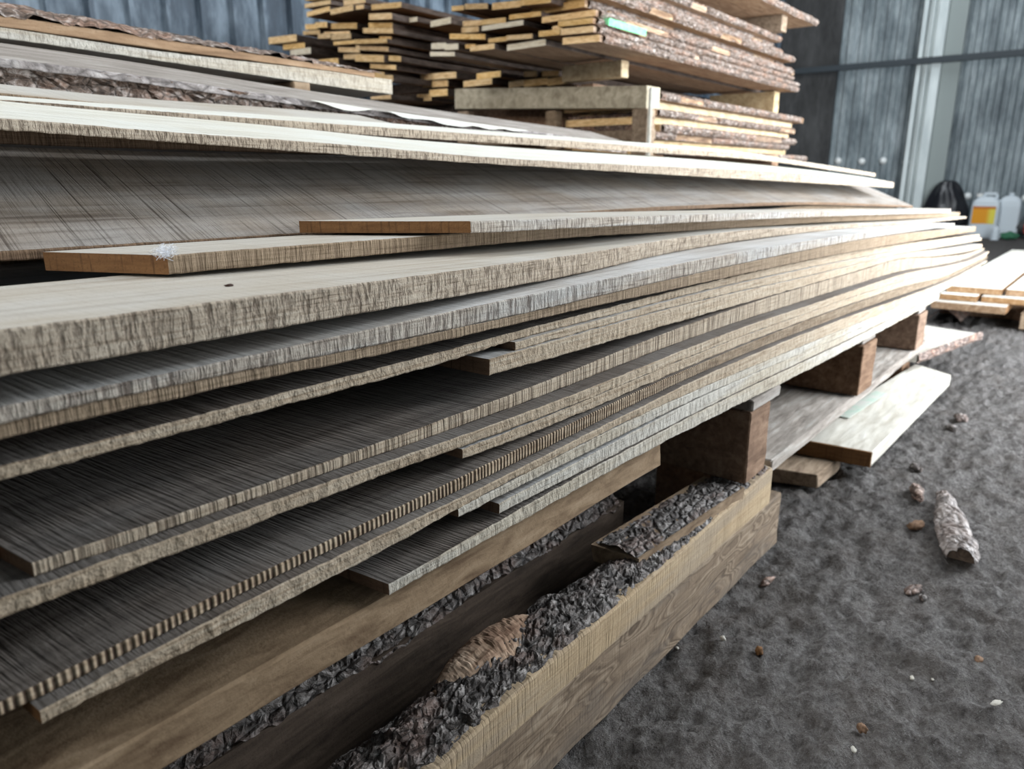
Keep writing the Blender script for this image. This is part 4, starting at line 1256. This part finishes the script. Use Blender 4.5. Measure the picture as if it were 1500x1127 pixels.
# dark bark-edged boards filling the inside of both stacks
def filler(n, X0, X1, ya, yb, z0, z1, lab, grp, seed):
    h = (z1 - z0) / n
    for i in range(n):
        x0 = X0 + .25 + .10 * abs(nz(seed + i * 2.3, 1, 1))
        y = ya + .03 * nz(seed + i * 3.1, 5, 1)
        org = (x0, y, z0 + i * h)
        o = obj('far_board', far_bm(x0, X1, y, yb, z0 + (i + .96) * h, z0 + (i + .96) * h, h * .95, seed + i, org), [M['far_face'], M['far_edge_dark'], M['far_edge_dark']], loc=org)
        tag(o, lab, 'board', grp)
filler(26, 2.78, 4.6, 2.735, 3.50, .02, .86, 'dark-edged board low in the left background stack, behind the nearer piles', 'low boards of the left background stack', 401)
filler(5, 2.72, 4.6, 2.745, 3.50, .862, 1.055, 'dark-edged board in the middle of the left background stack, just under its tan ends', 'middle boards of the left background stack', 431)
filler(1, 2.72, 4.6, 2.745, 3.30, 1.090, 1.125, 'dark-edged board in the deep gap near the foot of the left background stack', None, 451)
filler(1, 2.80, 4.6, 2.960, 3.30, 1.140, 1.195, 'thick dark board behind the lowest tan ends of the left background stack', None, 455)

# ------------------------------------------------------------------ things by the end wall
bag = empty('plastic_bag', (11.0, 1.78, 0))
tag(bag, 'black plastic rubbish bag slumped against the end wall by the pale column', 'bag')
bm = bmesh.new()
bmesh.ops.create_uvsphere(bm, u_segments=48, v_segments=32, radius=1)
for v in bm.verts:
    x, y, z = v.co
    t = (z + 1) / 2
    r = (.29 - .13 * max(0, t - .25) / .75) if t > .25 else .29
    a = math.atan2(y, x)
    r *= 1 + .10 * math.sin(a * 7 + z * 2) * t + .12 * nz(x * 2, y * 2, z * 2)
    rr = math.sqrt(max(0, 1 - z * z)) ** .6
    v.co = Vector((math.cos(a) * r * rr * .8, math.sin(a) * r * rr, -.01 + .68 * t))
_n = NT('black_plastic_film')
_nb = _n.noise((9, 9, 4), detail=4, rand=False)
obj('bag_body', bm, _n.done((0.012, 0.012, 0.015), 0.32, _n.bump(_nb, .8, .02), spec=.6), bag, smooth=True)
cn = empty('canister', (11.0, 1.33, 0))
tag(cn, 'translucent white plastic canister with an orange and yellow label by the end wall', 'canister')
_n = NT('cloudy_white_plastic')
PLASTIC = _n.done((0.62, 0.68, 0.72), 0.4, spec=.4)
bm = bmesh.new()
prof = [(.150, .105, -.01), (.155, .11, .03), (.155, .11, .36), (.145, .10, .42), (.10, .075, .465), (.05, .05, .48)]
rings = []
for a, b, z in prof:
    ring = []
    for i in range(24):
        q = 2 * math.pi * i / 24
        c, s = math.cos(q), math.sin(q)
        ring.append(bm.verts.new((b * math.copysign(abs(c) ** .35, c), a * math.copysign(abs(s) ** .35, s), z)))
    rings.append(ring)
for a, b in zip(rings, rings[1:]):
    for i in range(24):
        j = (i + 1) % 24
        bm.faces.new((a[i], a[j], b[j], b[i]))
bm.faces.new(list(reversed(rings[0])))
bm.faces.new(rings[-1])
obj('tank', bm, PLASTIC, cn, smooth=False)
bm = bmesh.new()
bx(bm, -.03, .03, -.09, .04, .50, .53)
bx(bm, -.025, .025, .02, .05, .45, .51)
bx(bm, -.025, .025, -.11, -.08, .43, .51)
obj('handle', bm, PLASTIC, cn)
bm = bmesh.new()
bmesh.ops.create_cone(bm, segments=20, radius1=.035, radius2=.033, depth=.04, cap_ends=True)
bmesh.ops.translate(bm, verts=bm.verts, vec=(0, .09, .495))
_n = NT('white_cap')
obj('cap', bm, _n.done((0.75, 0.75, 0.72), 0.5), cn)
_n = NT('orange_yellow_label')
_yy = _n.n('ShaderNodeSeparateXYZ')
_n.l(_n.tc.outputs['Object'], _yy.inputs[0])
_c = _n.mix(_n.val(_yy.outputs['Y'], -.02, -.07), (0.80, 0.34, 0.03), (0.80, 0.68, 0.10))
_c = _n.mix(_n.val(_yy.outputs['Z'], .325, .345), _c, (0.55, 0.18, 0.04))
bm = bmesh.new()
bx(bm, -.1135, -.1105, -.115, .125, .16, .365)
b_ = obj('label', bm, _n.done(_c, .6), cn)
b_['label'] = 'orange and yellow paper label'
cn2 = empty('canister', (11.12, 1.10, 0))
tag(cn2, 'plain cloudy plastic canister tucked behind the labelled one at the right', 'canister')
t2 = bpy.data.objects['tank'].copy()
COL.objects.link(t2)
t2.parent = cn2
t2.scale = (.8, .8, 1.02)
bm = bmesh.new()
bmesh.ops.create_cone(bm, segments=20, radius1=.03, radius2=.028, depth=.04, cap_ends=True)
bmesh.ops.translate(bm, verts=bm.verts, vec=(0, 0, .505))
obj('cap', bm, PLASTIC, cn2)
bt = empty('bottle', (10.6, 1.15, 0))
tag(bt, 'small clear plastic bottle lying at the foot of the canister', 'bottle')
bm = bmesh.new()
bmesh.ops.create_cone(bm, segments=20, radius1=.045, radius2=.042, depth=.12, cap_ends=True, matrix=Matrix.Translation((0, 0, .05)))
bmesh.ops.create_cone(bm, segments=20, radius1=.042, radius2=.015, depth=.04, cap_ends=True, matrix=Matrix.Translation((0, 0, .13)))
obj('bottle_body', bm, PLASTIC, bt)
RJ = 'rubbish heap at the right end of the wall'
_n = NT('red_plastic')
RED = _n.done((0.55, 0.10, 0.09), 0.5)
_n = NT('pinkish_rag')
RAG = _n.done((0.42, 0.34, 0.33), 0.9)
_n = NT('green_debris')
GRN = _n.done((0.05, 0.16, 0.09), 0.8)
_n = NT('dark_rubble')
RUB = _n.done((0.08, 0.08, 0.08), 0.9)
chip('red_tin', (11.0, .87, .03), .05, .045, .07, RED, 'small red tin in the rubbish at the right end of the wall', 'tin', RJ, 3)
chip('rag', (10.95, .75, .02), .07, .09, .055, RAG, 'pinkish grey rag beside the small red tin', 'rag', RJ, 5)
chip('rubble_heap', (11.12, .70, -.01), .12, .34, .12, RUB, 'dark rubble heap at the foot of the wall at the right frame edge', 'rubble', None, 9)
chip('green_scrap', (10.7, 1.02, -.01), .05, .09, .05, GRN, 'dark green scrap right of the canister foot', 'scrap', RJ, 11)

# ------------------------------------------------------------------ litter on the floor
bk = empty('bark_piece', (1.70, .165, .0))
tag(bk, 'large curled piece of grey bark lying on the open floor', 'bark')
xs = [1.535 + i * .0035 for i in range(92)]


def bk_prof(x):
    f = (x - 1.535) / .32
    yc = .132 + .085 * f
    w = .034 * (0.55 + .45 * math.sin(min(1, f * 1.1 + .12) * math.pi)) * (1 - .35 * f * f)
    return [(yc + w * math.cos(math.pi * i / 16) * -1, -.004 + (.030 - .010 * f) * math.sin(math.pi * i / 16), -math.cos(math.pi * i / 16), math.sin(math.pi * i / 16),
             .9 if 0 < i < 16 else .2) for i in range(17)]


b_ = obj('bark_shell', bark_bm(xs, bk_prof, .015, org=(1.70, .165, 0), fs=20, seed=21, lump=.5), M['bark_grey'], bk)
for x, lab in ((1.539, 'dark reddish broken end'), (1.85, 'dark broken end')):
    bm = bmesh.new()
    f = bm.faces.new([bm.verts.new((x - 1.70, p[0] - .165, p[1] - .004)) for p in bk_prof(x)[1:-1]])
    b_ = obj('broken_end', bm, M['shade_wood'], bk)
    b_['label'] = lab
LITTER = [(1.84, .268, .045, .013, .014, 'bark_red', 'bark_piece', 'narrow reddish sliver of bark left of the large bark piece', 'bark', .35),
          (1.675, .236, .019, .011, .010, 'end_dark', 'wood_chip', 'smooth brown wood chip just left of the large bark piece', 'chip', -.6),
          (1.030, .330, .009, .006, .006, 'end_tan', 'wood_chip', 'small orange-brown chip on the bare floor in front of the weathered timber', 'chip', .2),
          (.965, .436, .0036, .0022, .0015, 'plank_white', 'flake', 'white flake at the foot of the weathered timber', 'flake', .8),
          (1.107, .026, .0095, .0042, .002, 'plank_white', 'flake', 'brightest white flake near the right frame edge', 'flake', -.5),
          (.908, .159, .0058, .0038, .002, 'plank_white', 'flake', 'white flake near the bottom frame edge', 'flake', .5),
          (1.124, .133, .005, .003, .002, 'plank_white', 'flake', 'left one of two tiny white flakes lying side by side mid floor', 'flake', .1),
          (1.140, .108, .0030, .0022, .0015, 'plank_white', 'flake', 'right one of two tiny white flakes lying side by side mid floor', 'flake', .3),
          (.950, .160, .008, .006, .006, 'end_dark', 'wood_chip', 'dark chip near the white flake at the bottom of the floor', 'chip', .9),
          (1.255, .400, .020, .006, .006, 'bark_red', 'bark_piece', 'thin reddish splinter of bark on the floor right of the timber end', 'bark', -.2),
          (1.40, .186, .022, .010, .007, 'bark_red', 'bark_piece', 'flat reddish bark crumb below the large bark piece', 'bark', -.4),
          (1.37, .165, .010, .006, .005, 'bark_dark', 'bark_piece', 'dark crumb of bark right of the flat reddish crumb', 'bark', .4),
          (1.24, .062, .010, .006, .005, 'end_dark', 'wood_chip', 'brown chip at the right of the open floor', 'chip', .1),
          (2.55, .285, .030, .018, .012, 'bark_dark', 'bark_piece', 'dark bark crumbs beside the far corner of the pale plank', 'bark', .3),
          (2.43, .29, .020, .012, .010, 'bark_dark', 'bark_piece', 'dark bark crumb along the edge of the pale plank', 'bark', .9),
          (2.02, .305, .018, .010, .009, 'bark_dark', 'bark_piece', 'dark crumb of bark near the cut end of the pale plank', 'bark', .9),
          (3.4, .08, .07, .02, .012, 'bark_red', 'bark_piece', 'brown strip of bark on the far floor at the right frame edge', 'bark', -.8),
          (1.02, .385, .006, .004, .003, 'plank_white', 'flake', 'tiny pale crumb close to the timber mid-length', 'flake', .8)]
for i, (x, y, sx, sy, sz, m, nm, lab, cat, rot) in enumerate(LITTER):
    chip(nm, (x, y, floor_h(x, y) - sz * .25), sx, sy, sz, M[m], lab, cat, None, 50 + i * 3, rot)

# ------------------------------------------------------------------ light and camera
def area(name, loc, size, rot, power, col):
    d = bpy.data.lights.new(name, 'AREA')
    d.shape = 'RECTANGLE'
    d.size, d.size_y = size
    d.energy = power
    d.color = col
    o = bpy.data.objects.new(name, d)
    COL.objects.link(o)
    o.location = loc
    o.rotation_euler = rot
    return o


DAY = (0.88, 0.945, 1.0)
area('daylight_doorway', (4.12, -1.02, 1.75), (4.1, 3.3), (math.radians(90), 0, 0), 560, DAY)
area('daylight_roof_window', (-1.1, 1.8, 4.96), (4.5, 1.3), (0, 0, 0), 110, DAY)
area('daylight_roof_window.001', (7.5, 1.8, 4.96), (5.6, 1.3), (0, 0, 0), 130, DAY)
area('added_back_light', (-3.95, 1.9, 2.75), (3.4, 1.7), (math.radians(90), 0, math.radians(-90)), 190, (1.0, .95, .88))  # added light from behind, brightens the far board ends
w = bpy.data.worlds.new('World')
SC.world = w
w.use_nodes = True
w.node_tree.nodes['Background'].inputs[0].default_value = (0.75, 0.87, 1.0, 1)
w.node_tree.nodes['Background'].inputs[1].default_value = 0.1

PITCH, YAW = math.atan(303 / 1100.0), math.radians(38.5)
cd = bpy.data.cameras.new('camera')
cam = bpy.data.objects.new('camera', cd)
COL.objects.link(cam)
cam.location = (0, 0, 0.70)
cam.rotation_euler = (math.pi / 2 - PITCH, 0, YAW - math.pi / 2)
cd.sensor_fit = 'HORIZONTAL'
cd.sensor_width = 36
cd.lens = 1100 / 1500 * 36
cd.clip_start = 0.01
cd.dof.use_dof = True
cd.dof.focus_distance = 0.80
cd.dof.aperture_fstop = 7.0
SC.camera = cam
SC.view_settings.view_transform = 'Standard'
SC.view_settings.look = 'None'
SC.view_settings.exposure = 0.02
SC.view_settings.gamma = 1.0
